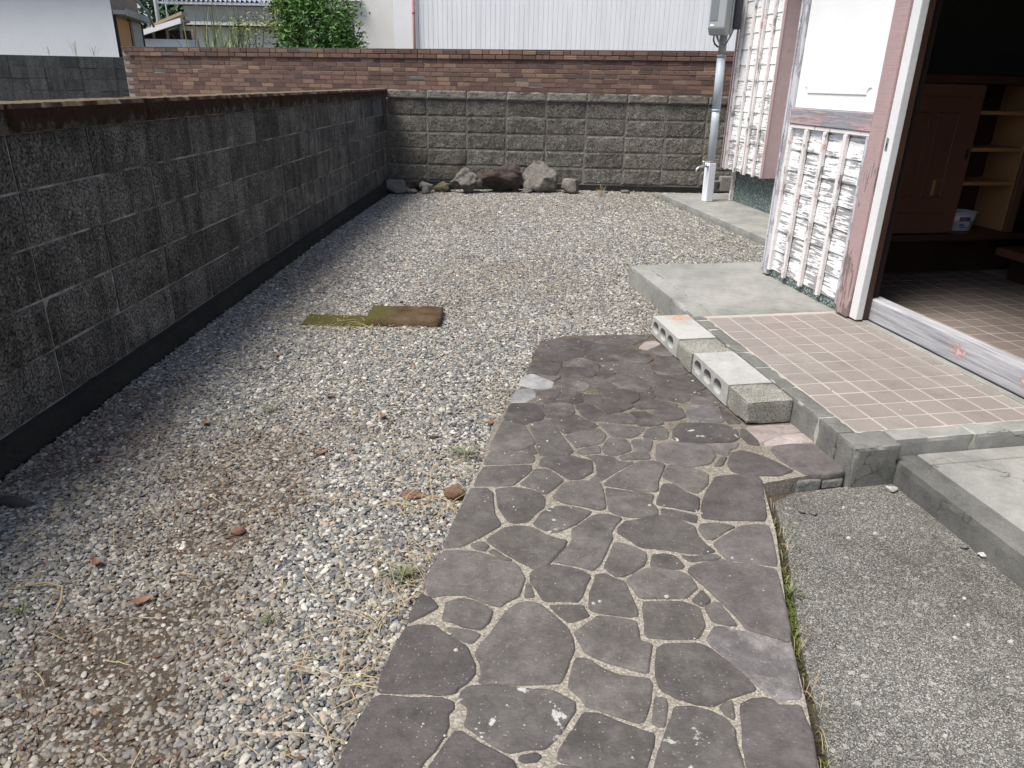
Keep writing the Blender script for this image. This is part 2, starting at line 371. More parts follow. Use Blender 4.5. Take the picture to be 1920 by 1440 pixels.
def m_cap(name, lo, hi):
    t = MT(name, .95, .15); p = t.pos()
    c = t.mix(t.ramp(t.noise(p, 9, 6, .7), [(.3, 0.0), (.7, 1.0)]), lo, hi)
    c = t.mix(.85, c, t.ramp(t.noise(p, 95, 4, .75), [(.36, .12), (.47, .85), (.62, 1.0), (.75, 1.7)]), 'MULTIPLY')
    sv = t.pos((16, 16, 5)); s = t.noise(sv, 1.0, 6, .7)
    z = t.math('MULTIPLY', t.math('SUBTRACT', t.sep(p), 1.035), 3.6)       # moss grows down from the top edge
    mk = t.ramp(t.math('ADD', s, z), [(.58, 0.0), (.68, 1.0)])
    c = t.mix(mk, c, t.mix(t.noise(p, 60, 4), (.022, .011, .007), (.06, .03, .018)))
    up = t.sep(t.n('ShaderNodeNewGeometry').outputs['Normal'])
    c = t.mix(t.ramp(up, [(.6, 0.0), (.9, .9)]), c, t.mix(t.noise(p, 40, 5), (.07, .045, .025), (.3, .25, .17)))
    return t.done(c, t.bump(t.noise(p, 90, 5, .8), .012, 1.0, t.bump(t.noise(p, 25, 5, .7), .012)))
M_LCAP = m_cap('mossy_cap', (.05, .046, .04), (.18, .168, .145))
def m_bcap():
    t = MT('split_face_cap', .95, .15); p = t.pos()
    c = t.mix(t.ramp(t.noise(p, 9, 6, .7), [(.3, 0.0), (.7, 1.0)]), (.16, .147, .122), (.3, .278, .237))
    c = t.mix(.8, c, t.ramp(t.noise(p, 95, 4, .75), [(.36, .12), (.47, .85), (.62, 1.0), (.75, 1.7)]), 'MULTIPLY')
    z = t.math('MULTIPLY', t.math('SUBTRACT', t.sep(p), 1.1), 5.0)
    mk = t.ramp(t.math('ADD', t.noise(t.pos((7, 7, 9)), 1.0, 6, .7), z), [(.66, 0.0), (.78, .9)])
    c = t.mix(mk, c, (.045, .022, .016))
    return t.done(c, t.bump(t.noise(p, 60, 5, .8), .012))
M_BCAP = m_bcap()
def m_mortar(name, lo, hi, sc=7.0):
    t = MT(name, .95, .1); p = t.pos()
    c = t.mix(t.ramp(t.noise(p, sc, 5, .7), [(.4, 0.0), (.62, 1.0)]), lo, hi)
    return t.done(c, t.bump(t.noise(p, 160, 3), .002))
M_LMORTAR = m_mortar('sooty_mortar', (.08, .076, .07), (.33, .32, .295), 6.0)
M_BMORTAR = m_mortar('grey_mortar', (.14, .13, .11), (.27, .253, .22))
M_FOOT = m_concrete('dark_footing', (.012, .0115, .011), (.032, .030, .027), .5, .002, .5, (.012, .011, .01))
M_CONC = m_concrete('smooth_concrete', (.19, .19, .175), (.29, .287, .264), .35, .001, .5, (.095, .096, .09), 500)
M_KERB = m_concrete('weathered_kerb', (.10, .10, .092), (.2, .197, .178), .55, .0015, .85, (.05, .05, .049), 420)
M_STEPKERB = m_concrete('stained_step_edge', (.08, .08, .075), (.17, .166, .15), .55, .0012, .85, (.045, .046, .046), 420)
M_CBLK = m_concrete('rough_concrete_block', (.19, .185, .16), (.30, .29, .25), .95, .004, .2, (.1, .095, .08), 210)
M_CBLKL = m_concrete('pale_concrete_block', (.31, .31, .295), (.42, .415, .39), .35, .0014, .35, (.22, .215, .195), 420)

def m_rustblock():
    t = MT('pale_block_with_rust', .88, .25); p = t.pos()
    c = t.mix(t.ramp(t.noise(p, 6, 6, .65), [(.3, 0.0), (.7, 1.0)]), (.31, .31, .295), (.42, .415, .39))
    c = t.mix(.3, c, t.ramp(t.noise(p, 420, 2, .7), [(.35, .35), (.5, 1.0), (.66, 1.7)]), 'MULTIPLY')
    o = t.pos(None, True); g = t.n('ShaderNodeVectorMath', operation='DISTANCE'); t.put(g.inputs[0], o); g.inputs[1].default_value = (.01, .15, .1)
    mk = t.math('MULTIPLY', t.ramp(g.outputs['Value'], [(.02, 1.0), (.085, 0.0)]), t.ramp(t.noise(t.pos((30, 60, 30)), 1.0, 5, .7), [(.36, 0.0), (.6, 1.0)]))
    c = t.mix(mk, c, (.38, .12, .035))
    return t.done(c, t.bump(t.noise(p, 420, 2), .0012))
M_CBLKR = m_rustblock()

def m_aggregate():
    t = MT('exposed_aggregate', .9, .25); p = t.pos()
    v = t.voro(p, 400, 'Color'); g = t.sep(v, 'X')
    c = t.ramp(g, [(0, (.05, .049, .045)), (.3, (.11, .107, .097)), (.62, (.165, .16, .142)), (.84, (.28, .27, .24)), (1, (.5, .48, .43))])
    v2 = t.voro(p, 85, 'Color'); c = t.mix(t.ramp(t.sep(v2, 'Y'), [(.93, 0.0), (.95, .6)]), c, t.ramp(t.sep(v2, 'X'), [(0, (.07, .07, .07)), (1, (.5, .48, .42))]))
    c = t.mix(t.ramp(t.noise(p, 2.6, 6, .7), [(.42, 0.0), (.68, .7)]), c, t.mix(1.0, c, (.45, .44, .42), 'MULTIPLY'))
    h = t.voro(p, 400)
    st = t.ramp(t.noise(p, 1.4, 7, .75, .8), [(.5, 0.0), (.66, .55)]); c = t.mix(st, c, t.mix(1.0, c, (.5, .485, .45), 'MULTIPLY'))
    c = t.mix(t.ramp(t.noise(p, 3.1, 6, .8, .5), [(.6, 0.0), (.74, .45)]), c, (.26, .24, .2))
    return t.done(c, t.bump(t.ramp(h, [(0, 1.0), (.6, 0.0)]), .0022))
M_AGG = m_aggregate()

def m_stone(name, c0, c1, lichen=0.0, dust=0.0, speck=.9, pale=(.42, .41, .385)):
    t = MT(name, .82, .3); p = t.pos(); q = t.shift(p, 5.0)
    c = t.mix(t.ramp(t.noise(q, 6.5, 7, .7, .4), [(.3, 0.0), (.72, 1.0)]), c0, c1)
    c = t.mix(.45, c, t.ramp(t.noise(t.pos((80, 200, 160)), 1.0, 5, .75), [(.32, .55), (.5, 1.0), (.7, 1.5)]), 'MULTIPLY')
    c = t.mix(.55, c, t.ramp(t.noise(q, 26, 5, .7), [(.35, .7), (.65, 1.32)]), 'MULTIPLY')
    r = t.ramp(t.rnd(), [(0, .8), (1, 1.24)]); c = t.mix(1.0, c, r, 'MULTIPLY')
    sv = t.voro(p, 105, 'Distance'); sc_ = t.sep(t.voro(p, 105, 'Color'), 'X')
    mk = t.math('MULTIPLY', t.ramp(sv, [(.12, 1.0), (.22, 0.0)]), t.ramp(sc_, [(.66, 0.0), (.74, 1.0)]))
    c = t.mix(t.math('MULTIPLY', mk, speck * .6), c, (.33, .31, .28))
    if lichen:
        lm = t.math('MULTIPLY', t.ramp(t.noise(q, 17, 6, .66, .5), [(.6, 0.0), (.63, 1.0)]), t.ramp(t.noise(q, 3.5, 2), [(.46, 0.0), (.52, 1.0)]))
        c = t.mix(t.math('MULTIPLY', lm, lichen), c, pale)
    if dust:
        dm = t.ramp(t.noise(q, 5.5, 7, .75), [(.5, 0.0), (.74, 1.0)])
        c = t.mix(t.math('MULTIPLY', dm, dust), c, (.36, .345, .32))
    b = t.bump(t.noise(q, 14, 6, .65), .010, .7, t.bump(t.noise(p, 190, 3, .7), .0016))
    return t.done(c, b)
MS = {'n': m_stone('path_stone', (.060, .054, .049), (.112, .102, .094), dust=.18),
      'b': m_stone('path_stone_dark', (.052, .046, .044), (.088, .079, .075)),
      'p': m_stone('path_stone_purple', (.064, .055, .053), (.106, .094, .090), dust=.15, speck=.5),
      'l': m_stone('path_stone_lichen', (.054, .050, .046), (.098, .089, .083), lichen=.9),
      'd': m_stone('path_stone_stained', (.040, .034, .032), (.088, .077, .071), dust=.3, speck=.35),
      'w': m_stone('path_stone_dusted', (.08, .073, .073), (.14, .128, .127), dust=.75),
      'k': m_stone('path_stone_pink', (.24, .2, .185), (.33, .28, .262), speck=.3),
      'g': m_stone('path_stone_pale', (.15, .147, .15), (.27, .265, .27), dust=.4, speck=.3)}
def m_joint():
    t = MT('sandy_joint', .95, .15); p = t.pos()
    g = t.sep(t.voro(p, 260, 'Color'), 'X')
    c = t.ramp(g, [(0, (.15, .134, .108)), (.35, (.23, .208, .17)), (.75, (.29, .265, .218)), (1, (.40, .37, .315))])
    y = t.sep(p, 'Y')                                          # old dirt fills the joints of the far end of the path
    dk2 = t.math('MULTIPLY_ADD', y, .9); dk2.node.inputs[2].default_value = -1.72
    k = t.math('ADD', dk2, t.math('MULTIPLY', t.math('SUBTRACT', t.noise(p, 4, 5, .7), .5), 1.6), True)
    c = t.mix(t.math('MULTIPLY', k, .9), c, t.mix(1.0, c, (.3, .27, .25), 'MULTIPLY'))
    return t.done(c, t.bump(t.noise(p, 220, 3, .7), .003))
M_JOINT = m_joint()

def m_soil(name, c0, c1, c2):
    t = MT(name, .97, .1); p = t.pos()
    c = t.ramp(t.noise(p, 5, 8, .75), [(.3, c0), (.5, c1), (.72, c2)])
    c = t.mix(.8, c, t.ramp(t.noise(p, 140, 4, .8), [(.3, .35), (.5, 1.0), (.7, 1.6)]), 'MULTIPLY')
    return t.done(c, t.bump(t.noise(p, 120, 5, .8), .008))
M_SOIL = m_soil('brown_soil', (.05, .038, .027), (.095, .075, .056), (.15, .126, .098))
M_GROUND = m_soil('ground_soil', (.07, .06, .045), (.12, .105, .08), (.17, .155, .125))
def m_pebble():
    t = MT('pebble', .6, .4); a = t.n('ShaderNodeAttribute', attribute_type='INSTANCER', attribute_name='pcol')
    p = t.pos()
    c = t.mix(.6, a.outputs['Color'], t.ramp(t.noise(p, 260, 4, .7), [(.3, .65), (.55, 1.0), (.75, 1.35)]), 'MULTIPLY')
    return t.done(c, t.bump(t.noise(p, 300, 3), .0008))
M_PEB = m_pebble()

def m_tile(name, c0, c1):
    t = MT(name, .62, .35); p = t.pos(); q = t.shift(p, 2.0)
    c = t.mix(t.noise(q, 9, 5, .7), c0, c1)
    c = t.mix(.5, c, t.ramp(t.noise(p, 520, 2), [(.34, .72), (.5, 1.0), (.68, 1.25)]), 'MULTIPLY')
    c = t.mix(1.0, c, t.ramp(t.rnd(), [(0, .94), (1, 1.06)]), 'MULTIPLY')
    c = t.mix(t.ramp(t.noise(p, 3.5, 7, .75), [(.55, 0.0), (.8, .45)]), c, (.36, .34, .315))
    c = t.mix(t.ramp(t.noise(p, 5.5, 7, .8, .6), [(.5, 0.0), (.72, .5)]), c, t.mix(1.0, c, (.6, .57, .54), 'MULTIPLY'))
    return t.done(c, t.bump(t.noise(p, 420, 2), .0006))
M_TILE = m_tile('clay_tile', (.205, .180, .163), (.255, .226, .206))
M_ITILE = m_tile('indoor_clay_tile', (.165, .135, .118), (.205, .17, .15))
M_GROUT = simple('tile_grout', (.36, .325, .285), .92, .38, 5, .001, 200)

def m_peel(name, paint, wood, thr, sx=(3, 7, 42), zfade=None, pinky=None, clump=.75):
    t = MT(name, .72, .3); p = t.pos(); q = t.shift(t.pos(sx, False, True), 3.0)
    n1 = t.noise(q, 1.0, 6, .68, .25); n2 = t.noise(p, 5.5, 4, .6)
    k = t.math('ADD', n1, t.math('MULTIPLY', t.math('SUBTRACT', n2, .5), clump))
    if zfade:
        zz = t.math('MULTIPLY', t.math('SUBTRACT', t.sep(p), zfade[0]), zfade[1]); k = t.math('ADD', k, t.math('MINIMUM', zz, zfade[2]))
    mk = t.ramp(k, [(thr - .012, 1.0), (thr + .012, 0.0)])          # 1 = bare wood
    wc = t.mix(t.noise(t.pos((14, 5, 110), False, True), 1.0, 5, .7), tuple(x * .55 for x in wood), tuple(x * 1.35 for x in wood))
    pc = t.mix(t.ramp(t.noise(p, 16, 6, .7), [(.4, 0.0), (.75, .55)]), paint, tuple(x * .78 for x in paint))
    if pinky: pc = t.mix(t.ramp(t.noise(p, 9, 4, .7), [(.58, 0.0), (.64, .8)]), pc, pinky)
    c = t.mix(mk, pc, wc)
    return t.done(c, t.bump(mk, -.0022, 1.0, t.bump(t.noise(t.pos((14, 5, 130), False, True), 1.0, 4), .0015)))
M_BOARD = m_peel('peeling_white_board', (.80, .80, .785), (.30, .29, .29), .44, (9, 6, 100), (1.0, .09, .09), None, .6)
M_BATTEN = m_peel('peeling_batten', (.72, .68, .66), (.3, .26, .25), .36, (30, 30, 6), None, (.5, .3, .27))
M_PINK = m_peel('peeling_pink_post', (.385, .275, .268), (.2, .155, .14), .42, (55, 55, 5), (.55, .16, .2))
M_PINKW = m_peel('pink_board', (.40, .30, .295), (.2, .155, .145), .27, (20, 20, 6))
M_RAIL = m_peel('peeling_pink_rail', (.43, .31, .305), (.27, .27, .295), .52, (12, 4, 75), None, None, .2)
M_GREYWOOD = m_peel('silvered_wood', (.52, .52, .545), (.34, .33, .345), .47, (26, 26, 5))
def m_sill():
    t = MT('silvered_sill', .68, .35); p = t.pos()
    g = t.noise(t.pos((40, 2.6, 55), False, True), 1.0, 6, .7)
    c = t.ramp(g, [(.3, (.16, .158, .168)), (.5, (.335, .333, .35)), (.72, (.5, .498, .51))])
    o = t.pos(None, True)
    for k, (cy, amp) in enumerate(((-.36, 1.0), (-.74, 1.0), (-1.3, .8))):
        v = t.n('ShaderNodeVectorMath', operation='DISTANCE'); sc = t.n('ShaderNodeVectorMath', operation='MULTIPLY'); t.put(sc.inputs[0], o); sc.inputs[1].default_value = (0, 1, 1.3)
        t.t.links.new(sc.outputs[0], v.inputs[0]); v.inputs[1].default_value = (0, cy, .075)
        f = t.math('ADD', t.ramp(v.outputs['Value'], [(.0, .30), (.10, -.0)]), t.math('MULTIPLY', t.noise(p, 34, 5, .7), .5))
        c = t.mix(t.ramp(f, [(.4, 0.0), (.46, .8)]), c, (.36, .22, .18))
        c = t.mix(t.ramp(f, [(.47, 0.0), (.5, 1.0)]), c, (.55, .40, .37))
    ch = t.ramp(t.noise(t.pos((60, 10, 90), False, True), 1.0, 5, .7), [(.66, 0.0), (.7, .8)])
    c = t.mix(ch, c, (.66, .62, .6))
    return t.done(c, t.bump(g, .003))
M_SILL = m_sill()
M_WHITE = simple('white_panel_paint', (.80, .80, .785), .55, .07, 3, .0006, 60)
M_JAMB = simple('white_jamb_paint', (.67, .67, .66), .5, .12, 7, .001, 60)
M_DARKWOOD = simple('dark_brown_wood', (.06, .032, .022), .4, .5, 4, .001, 60, .4)
M_REDWOOD = simple('reddish_cabinet_wood', (.15, .071, .045), .38, .4, 3, .0008, 50, .4)
M_SHELFWOOD = simple('bare_shelf_wood', (.36, .195, .088), .6, .25, 5, .001, 60)
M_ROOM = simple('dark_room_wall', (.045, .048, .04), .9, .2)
M_PLASTER = simple('plaster', (.62, .62, .6), .9, .1, 2)
M_TERRAZZO = None
def m_terrazzo():
    t = MT('green_terrazzo', .5, .4); p = t.pos(); g = t.sep(t.voro(p, 150, 'Color'), 'X')
    c = t.ramp(g, [(0, (.018, .03, .028)), (.45, (.055, .085, .078)), (.75, (.12, .165, .15)), (.92, (.3, .36, .34)), (1, (.6, .63, .6))])
    return t.done(c, t.bump(t.voro(p, 150), .001))
M_TERRAZZO = m_terrazzo()
def m_brick_stuff():
    t = MT('red_brick_mixed', .9, .2); p = t.pos(); a = t.n('ShaderNodeAttribute', attribute_name='tint')
    c = t.ramp(a.outputs['Fac'], [(0, (.094, .063, .054)), (.3, (.128, .079, .064)), (.62, (.160, .098, .076)), (.88, (.19, .12, .09)), (1, (.25, .165, .115))])
    c = t.mix(t.ramp(t.noise(p, 7, 5, .7), [(.64, 0.0), (.72, .7)]), c, (.27, .15, .09))
    c = t.mix(.7, c, t.ramp(t.noise(p, 60, 5, .75), [(.3, .5), (.5, 1.0), (.7, 1.4)]), 'MULTIPLY')
    return t.done(c, t.bump(t.noise(p, 50, 5, .7), .006))
M_BRICKS = m_brick_stuff()
def m_brick_obj():
    t = MT('red_brick_piece', .9, .2); p = t.pos()
    c = t.ramp(t.rnd(), [(0, (.094, .063, .054)), (.3, (.128, .079, .064)), (.62, (.160, .098, .076)), (.88, (.19, .12, .09)), (1, (.25, .165, .115))])
    c = t.mix(t.ramp(t.noise(p, 7, 5, .7), [(.64, 0.0), (.72, .7)]), c, (.27, .15, .09))
    c = t.mix(.7, c, t.ramp(t.noise(p, 60, 5, .75), [(.3, .5), (.5, 1.0), (.7, 1.4)]), 'MULTIPLY')
    return t.done(c, t.bump(t.noise(p, 50, 5, .7), .006))
M_BRICK = m_brick_obj()
M_BRMORTAR = m_mortar('brick_mortar', (.17, .143, .122), (.31, .27, .235), 3.0)
M_CEMENT = simple('cement_patch', (.12, .108, .096), .95, .25, 14, .004, 60)
def m_corr():
    t = MT('white_corrugated_steel', .45, .4); p = t.pos()
    c = t.mix(t.ramp(t.noise(t.pos((5, 5, .5)), 1.0, 6, .65), [(.42, 0.0), (.8, 1.0)]), (.85, .85, .845), (.70, .695, .68))
    return t.done(t.mix(t.ramp(t.noise(p, .7, 4, .6), [(.5, 0.0), (.8, .35)]), c, (.74, .745, .75)))
M_CORR = m_corr()
M_CORR2 = simple('weathered_white_steel', (.73, .73, .725), .5, .1, 1.2, 0, 40, .4)
M_PIPEPINK = simple('pink_downpipe', (.5, .27, .25), .5, .15, 5, 0)
M_STUCCO = simple('grey_stucco', (.56, .55, .53), .95, .16, 1.6, .006, 60)
M_BLUEWALL = simple('pale_blue_wall', (.55, .57, .575), .8, .06, 1, 0)
M_CREAM = simple('cream_wall', (.56, .56, .5), .85, .1, 2, 0)
M_ORANGE = simple('ochre_door', (.42, .21, .05), .6, .15, 3, 0)
M_GREYPANEL = simple('grey_panel', (.33, .33, .31), .7, .1, 3, 0)
M_WEATHERWOOD = simple('weathered_plank', (.33, .25, .19), .85, .35, 7, .004, 40)
M_KAWARA = simple('silver_roof_tile', (.38, .40, .44), .35, .15, 3, 0, 40, .5)
M_OLDROOF = simple('tan_old_roof', (.42, .31, .2), .8, .25, 3, 0)
M_GREYROOF = simple('dark_old_roof', (.26, .25, .245), .8, .25, 3, 0)
M_FASCIA = simple('white_fascia', (.72, .72, .73), .6, .06, 3, 0)
M_DARK = simple('dark_void', (.03, .03, .032), .9, .2, 3, 0)
M_PIPE = simple('grey_conduit', (.42, .46, .5), .42, .1, 4, 0, 40, .45)
M_PVC = simple('white_sleeve', (.76, .78, .82), .4, .04, 4, 0, 40, .45)
M_METER = simple('grey_meter_box', (.30, .315, .31), .45, .06, 5, 0, 40, .45)
M_METERWIN = simple('meter_window', (.16, .175, .19), .18, .05, 5, 0, 40, .6)
M_BLACKBOX = simple('black_box_plastic', (.035, .035, .05), .5, .1, 5, 0)
M_STEEL = simple('galvanised_steel', (.55, .56, .57), .35, .1, 9, 0, 40, .5, .8)
M_CABLE = simple('grey_cable', (.2, .21, .22), .5, .1, 5, 0)
M_TUB = simple('white_tub_plastic', (.68, .7, .75), .35, .04, 5, 0, 40, .5)
M_LABELB = simple('blue_label_print', (.05, .08, .3), .5, .05, 5, 0)
M_LABELR = simple('red_label_print', (.55, .1, .05), .5, .05, 5, 0)
M_LABELG = simple('grey_label_print', (.5, .52, .56), .5, .05, 5, 0)
def m_rock(name, c0, c1, mossy=0):
    t = MT(name, .92, .2); p = t.pos()
    c = t.mix(t.ramp(t.noise(p, 11, 7, .72, .5), [(.3, 0.0), (.7, 1.0)]), c0, c1)
    c = t.mix(.7, c, t.ramp(t.noise(p, 70, 5, .75), [(.3, .5), (.5, 1.0), (.7, 1.4)]), 'MULTIPLY')
    if mossy: c = t.mix(t.ramp(t.noise(p, 16, 5, .7), [(.45, 0.0), (.6, mossy)]), c, (.07, .062, .025))
    return t.done(c, t.bump(t.noise(p, 32, 6, .75), .02))
M_RK_BROWN = m_rock('brown_rock', (.085, .074, .064), (.22, .198, .175))
M_RK_DARK = m_rock('dark_rock', (.04, .031, .027), (.10, .08, .068))
M_RK_TAN = m_rock('tan_rock', (.105, .095, .083), (.24, .22, .195))
M_RK_GREY = m_rock('grey_rock', (.13, .13, .12), (.27, .265, .245))
M_RK_MOSS = m_rock('mossy_rock', (.09, .075, .05), (.19, .165, .12), .8)
def m_mossboard():
    t = MT('mossy_slab', .95, .15); p = t.pos()
    c = t.mix(t.ramp(t.noise(p, 9, 6, .7), [(.35, 0.0), (.65, 1.0)]), (.05, .032, .018), (.12, .085, .05))
    x = t.sep(p, 'X'); mm = t.math('MULTIPLY_ADD', x, -2.4); mm.node.inputs[2].default_value = -1.75   # greener towards the wall
    mk = t.ramp(t.math('ADD', mm, t.noise(p, 14, 6, .75)), [(.42, 0.0), (.72, .9)])
    c = t.mix(mk, c, t.mix(t.noise(p, 50, 4), (.042, .04, .012), (.105, .095, .026)))
    c = t.mix(t.ramp(t.noise(p, 110, 3), [(.7, 0.0), (.76, .7)]), c, (.4, .37, .3))
    return t.done(c, t.bump(t.noise(p, 80, 5, .8), .008))
M_MOSSB = m_mossboard()
def m_leaf(name, c0, c1, trans=.25):
    t = MT(name, .55, .35); p = t.pos()
    c = t.mix(t.noise(p, 9, 3), c0, c1)
    t.b.inputs['Transmission Weight'].default_value = 0.0
    t.b.inputs['Subsurface Weight'].default_value = 0.0
    return t.done(c)
M_LEAF = m_leaf('bush_leaf', (.035, .095, .014), (.10, .22, .035))
M_LEAF2 = m_leaf('young_leaf', (.11, .17, .03), (.26, .28, .06))
M_CONIFER = m_leaf('conifer_leaf', (.012, .035, .012), (.035, .075, .025))
M_GRASSB = m_leaf('tall_grass_blade', (.10, .16, .04), (.24, .28, .1))
M_STEM = simple('plant_stem', (.09, .065, .04), .8, .3, 20, 0)
M_STRAW = m_leaf('dry_straw', (.2, .15, .075), (.42, .34, .2))
M_WEED = m_leaf('weed_blade', (.085, .105, .045), (.19, .2, .105))
M_MOSS = m_leaf('green_moss', (.06, .075, .012), (.14, .16, .03))
M_DLEAF = m_leaf('dry_leaf', (.12, .055, .03), (.25, .13, .075))
M_SHARD = m_rock('terracotta_shard', (.15, .09, .06), (.25, .155, .105))
M_LOG = simple('dark_driftwood', (.05, .047, .045), .8, .3, 9, .003, 50)
M_JOINTPALE = simple('pale_joint_mortar', (.36, .35, .31), .95, .2, 20, .002, 120)
M_LINING = simple('dark_lining', (.014, .009, .007), .7, .2, 5, 0)
M_LITTER = m_leaf('leaf_crumb', (.06, .035, .022), (.17, .10, .06))
# ================================================================ setting: ground, gravel, path
v, f = [(-1500, -1500, 0), (1500, -1500, 0), (1500, 1500, 0), (-1500, 1500, 0)], [(0, 1, 2, 3)]
setp(link('ground', mesh('ground', v, f, M_GROUND), None, (0, 0, -.06)), kind='structure')

PATH = [(-.36, -.6), (-.35, .6), (-0.333, 0.965), (-0.3, 1.185), (-0.259, 1.423), (-0.236, 1.547), (-0.21, 1.725), (-0.169, 2.051), (-0.133, 2.221), (-0.111, 2.534),
        (-0.077, 2.619), (0.003, 2.977), (0.052, 3.345), (0.077, 3.505), (0.211, 3.618), (0.671, 3.683), (0.889, 3.141), (1.068, 2.614),
        (1.12, 2.254), (0.804, 2.136), (0.759, 1.845), (0.654, 1.393), (0.624, 1.197), (0.593, 1.038), (0.583, 0.992), (.52, .5), (.45, -.6)]
XW, YB = -1.758, 9.45                                  # faces of the two block walls
SL1 = [hw(*p, 0)[:2] for p in ((0.02, 1.2), (2.3, 1.2), (2.3, 2.66), (0.02, 2.66))]
SL2 = [hw(*p, 0)[:2] for p in ((1.55, 2.6), (4.0, 2.6), (4.0, 6.55), (1.55, 6.55))]
PORCH = [hw(*p, 0)[:2] for p in ((-.0, -.3), (3, -.3), (3, 1.5), (0, 1.5))]
APRON = [(.66, -.6), (.73, .5), (.80, 1.0), (.83, 2.13), (1.12, 2.25), (1.3, 2.25), (1.9, 0), (1.9, -.6)]
GR = [(-1.70, -.6), (-1.70, 9.42), (2.3, 9.42), (2.3, 3.0), (1.2, 2.0), (.4, -.6)]
def gz(x, y):                                          # mean level of the gravel
    return .012 + .0 * x + np.where(y > 6, (np.minimum(x, 0)) * .03 * np.clip((y - 6) / 3, 0, 1), 0)
def dirt(x, y):                                        # 0..1, where soil lies over the pebbles; near-left boost also paints in shade
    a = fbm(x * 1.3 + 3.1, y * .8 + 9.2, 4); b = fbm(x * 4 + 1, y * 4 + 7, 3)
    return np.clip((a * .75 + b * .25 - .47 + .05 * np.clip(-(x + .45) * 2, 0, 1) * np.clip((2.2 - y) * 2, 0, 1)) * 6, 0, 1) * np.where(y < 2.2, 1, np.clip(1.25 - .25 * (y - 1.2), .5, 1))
# soil bed as a fine sheet that rises in patches between the pebbles
nx, ny = 150, 330
gx = np.linspace(-1.74, 2.2, nx); gy = np.linspace(-.6, 9.45, ny)
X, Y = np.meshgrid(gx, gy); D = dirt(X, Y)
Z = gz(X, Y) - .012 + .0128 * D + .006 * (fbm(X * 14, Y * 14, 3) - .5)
vv = np.stack([X, Y, Z], -1).reshape(-1, 3)
ii = np.arange(nx * ny).reshape(ny, nx)
ff = np.stack([ii[:-1, :-1], ii[:-1, 1:], ii[1:, 1:], ii[1:, :-1]], -1).reshape(-1, 4)
fc = vv[ff].mean(1); okf = pip(fc[:, 0], fc[:, 1], GR) & ~((fc[:, 0] > .2) & (fc[:, 1] < 3.4)) & ~((fc[:, 0] > .9) & (fc[:, 1] < 3.7)); ff = ff[okf]
me = bpy.data.meshes.new('soil'); me.from_pydata(vv.tolist(), [], ff.tolist()); me.materials.append(M_SOIL)
me.polygons.foreach_set('use_smooth', [True] * len(me.polygons))
setp(link('soil_bed', me), kind='structure')

def pebbles():
    xs, ys, sc = [], [], []
    for (y0, y1, sp, s0) in ((.3, 2.4, .0091, .0059), (2.4, 4.2, .0100, .0062), (4.2, 6.4, .0116, .0069), (6.4, 9.42, .0134, .0079), (-.6, .3, .0142, .0086)):
        for layer in range(2):
            k = sp * (1.0 if layer else 1.15)
            a, b = np.meshgrid(np.arange(-1.71, 2.3, k), np.arange(y0, y1, k * .87))
            a = a + (np.arange(a.shape[0]) % 2)[:, None] * k * .5
            a = (a + rng.normal(0, k * .3, a.shape)).ravel(); b = (b + rng.normal(0, k * .3, b.shape)).ravel()
            keep = pip(a, b, GR) & ~pip(a, b, PATH) & ~pip(a, b, SL1) & ~pip(a, b, SL2) & ~pip(a, b, PORCH) & ~pip(a, b, APRON)
            keep &= ~((a > .45) & (b < 2.2))
            a, b = a[keep], b[keep]
            xs.append(a); ys.append(b); sc.append(np.full(len(a), s0) * (1 if layer else .9) * np.exp(rng.normal(0, .28, len(a))) + 1j * layer)
    x = np.concatenate(xs); y = np.concatenate(ys); s = np.concatenate(sc); lay = s.imag; s = np.clip(s.real, .003, .02)
    big = rng.random(len(x)) < .006; s[big] *= 1.5
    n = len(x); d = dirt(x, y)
    z = gz(x, y) - .004 + lay * .0045 + rng.normal(0, .0018, n) - d * rng.random(n) * .004
    scl = np.stack([s * rng.uniform(.95, 1.35, n), s * rng.uniform(.68, .95, n), s * rng.uniform(.42, .66, n)], 1)
    rot = np.stack([rng.normal(0, .28, n), rng.normal(0, .28, n), rng.uniform(0, 6.283, n)], 1)
    pal = np.array([(.155, .153, .146), (.24, .23, .208), (.107, .11, .114), (.34, .325, .285), (.24, .21, .16), (.058, .06, .062), (.48, .46, .41), (.175, .165, .14), (.40, .38, .33), (.31, .25, .17), (.23, .14, .10)])
    pr = np.array([.19, .2, .12, .15, .07, .07, .026, .14, .05, .03, .012]); pr /= pr.sum()
    ci = rng.choice(len(pal), n, p=pr); col = pal[ci] * np.exp(rng.normal(0, .14, (n, 1)))
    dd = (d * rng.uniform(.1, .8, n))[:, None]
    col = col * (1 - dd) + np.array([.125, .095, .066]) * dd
    return np.stack([x, y, z], 1), scl, rot, col
pp, psc, pro, pco = pebbles()
me = bpy.data.meshes.new('gravel'); me.from_pydata(pp.tolist(), [], [])
for nm, arr, ty, key in (('psc', psc, 'FLOAT_VECTOR', 'vector'), ('prot', pro, 'FLOAT_VECTOR', 'vector'), ('pcol', np.c_[pco, np.ones(len(pco))], 'FLOAT_COLOR', 'color')):
    at = me.attributes.new(nm, ty, 'POINT'); at.data.foreach_set(key, arr.astype(np.float32).ravel())
at = me.attributes.new('pid', 'INT', 'POINT'); at.data.foreach_set('value', rng.integers(0, 6, len(pp)).astype(np.int32))
gravel = setp(link('gravel', me), 'loose grey river pebbles covering the yard beside the path', 'gravel', kind='stuff')
ng = bpy.data.node_groups.new('pebble_scatter', 'GeometryNodeTree')
ng.interface.new_socket('Geometry', in_out='INPUT', socket_type='NodeSocketGeometry')
ng.interface.new_socket('Geometry', in_out='OUTPUT', socket_type='NodeSocketGeometry')
N = ng.nodes; Lk = ng.links.new
gi = N.new('NodeGroupInput'); go = N.new('NodeGroupOutput')
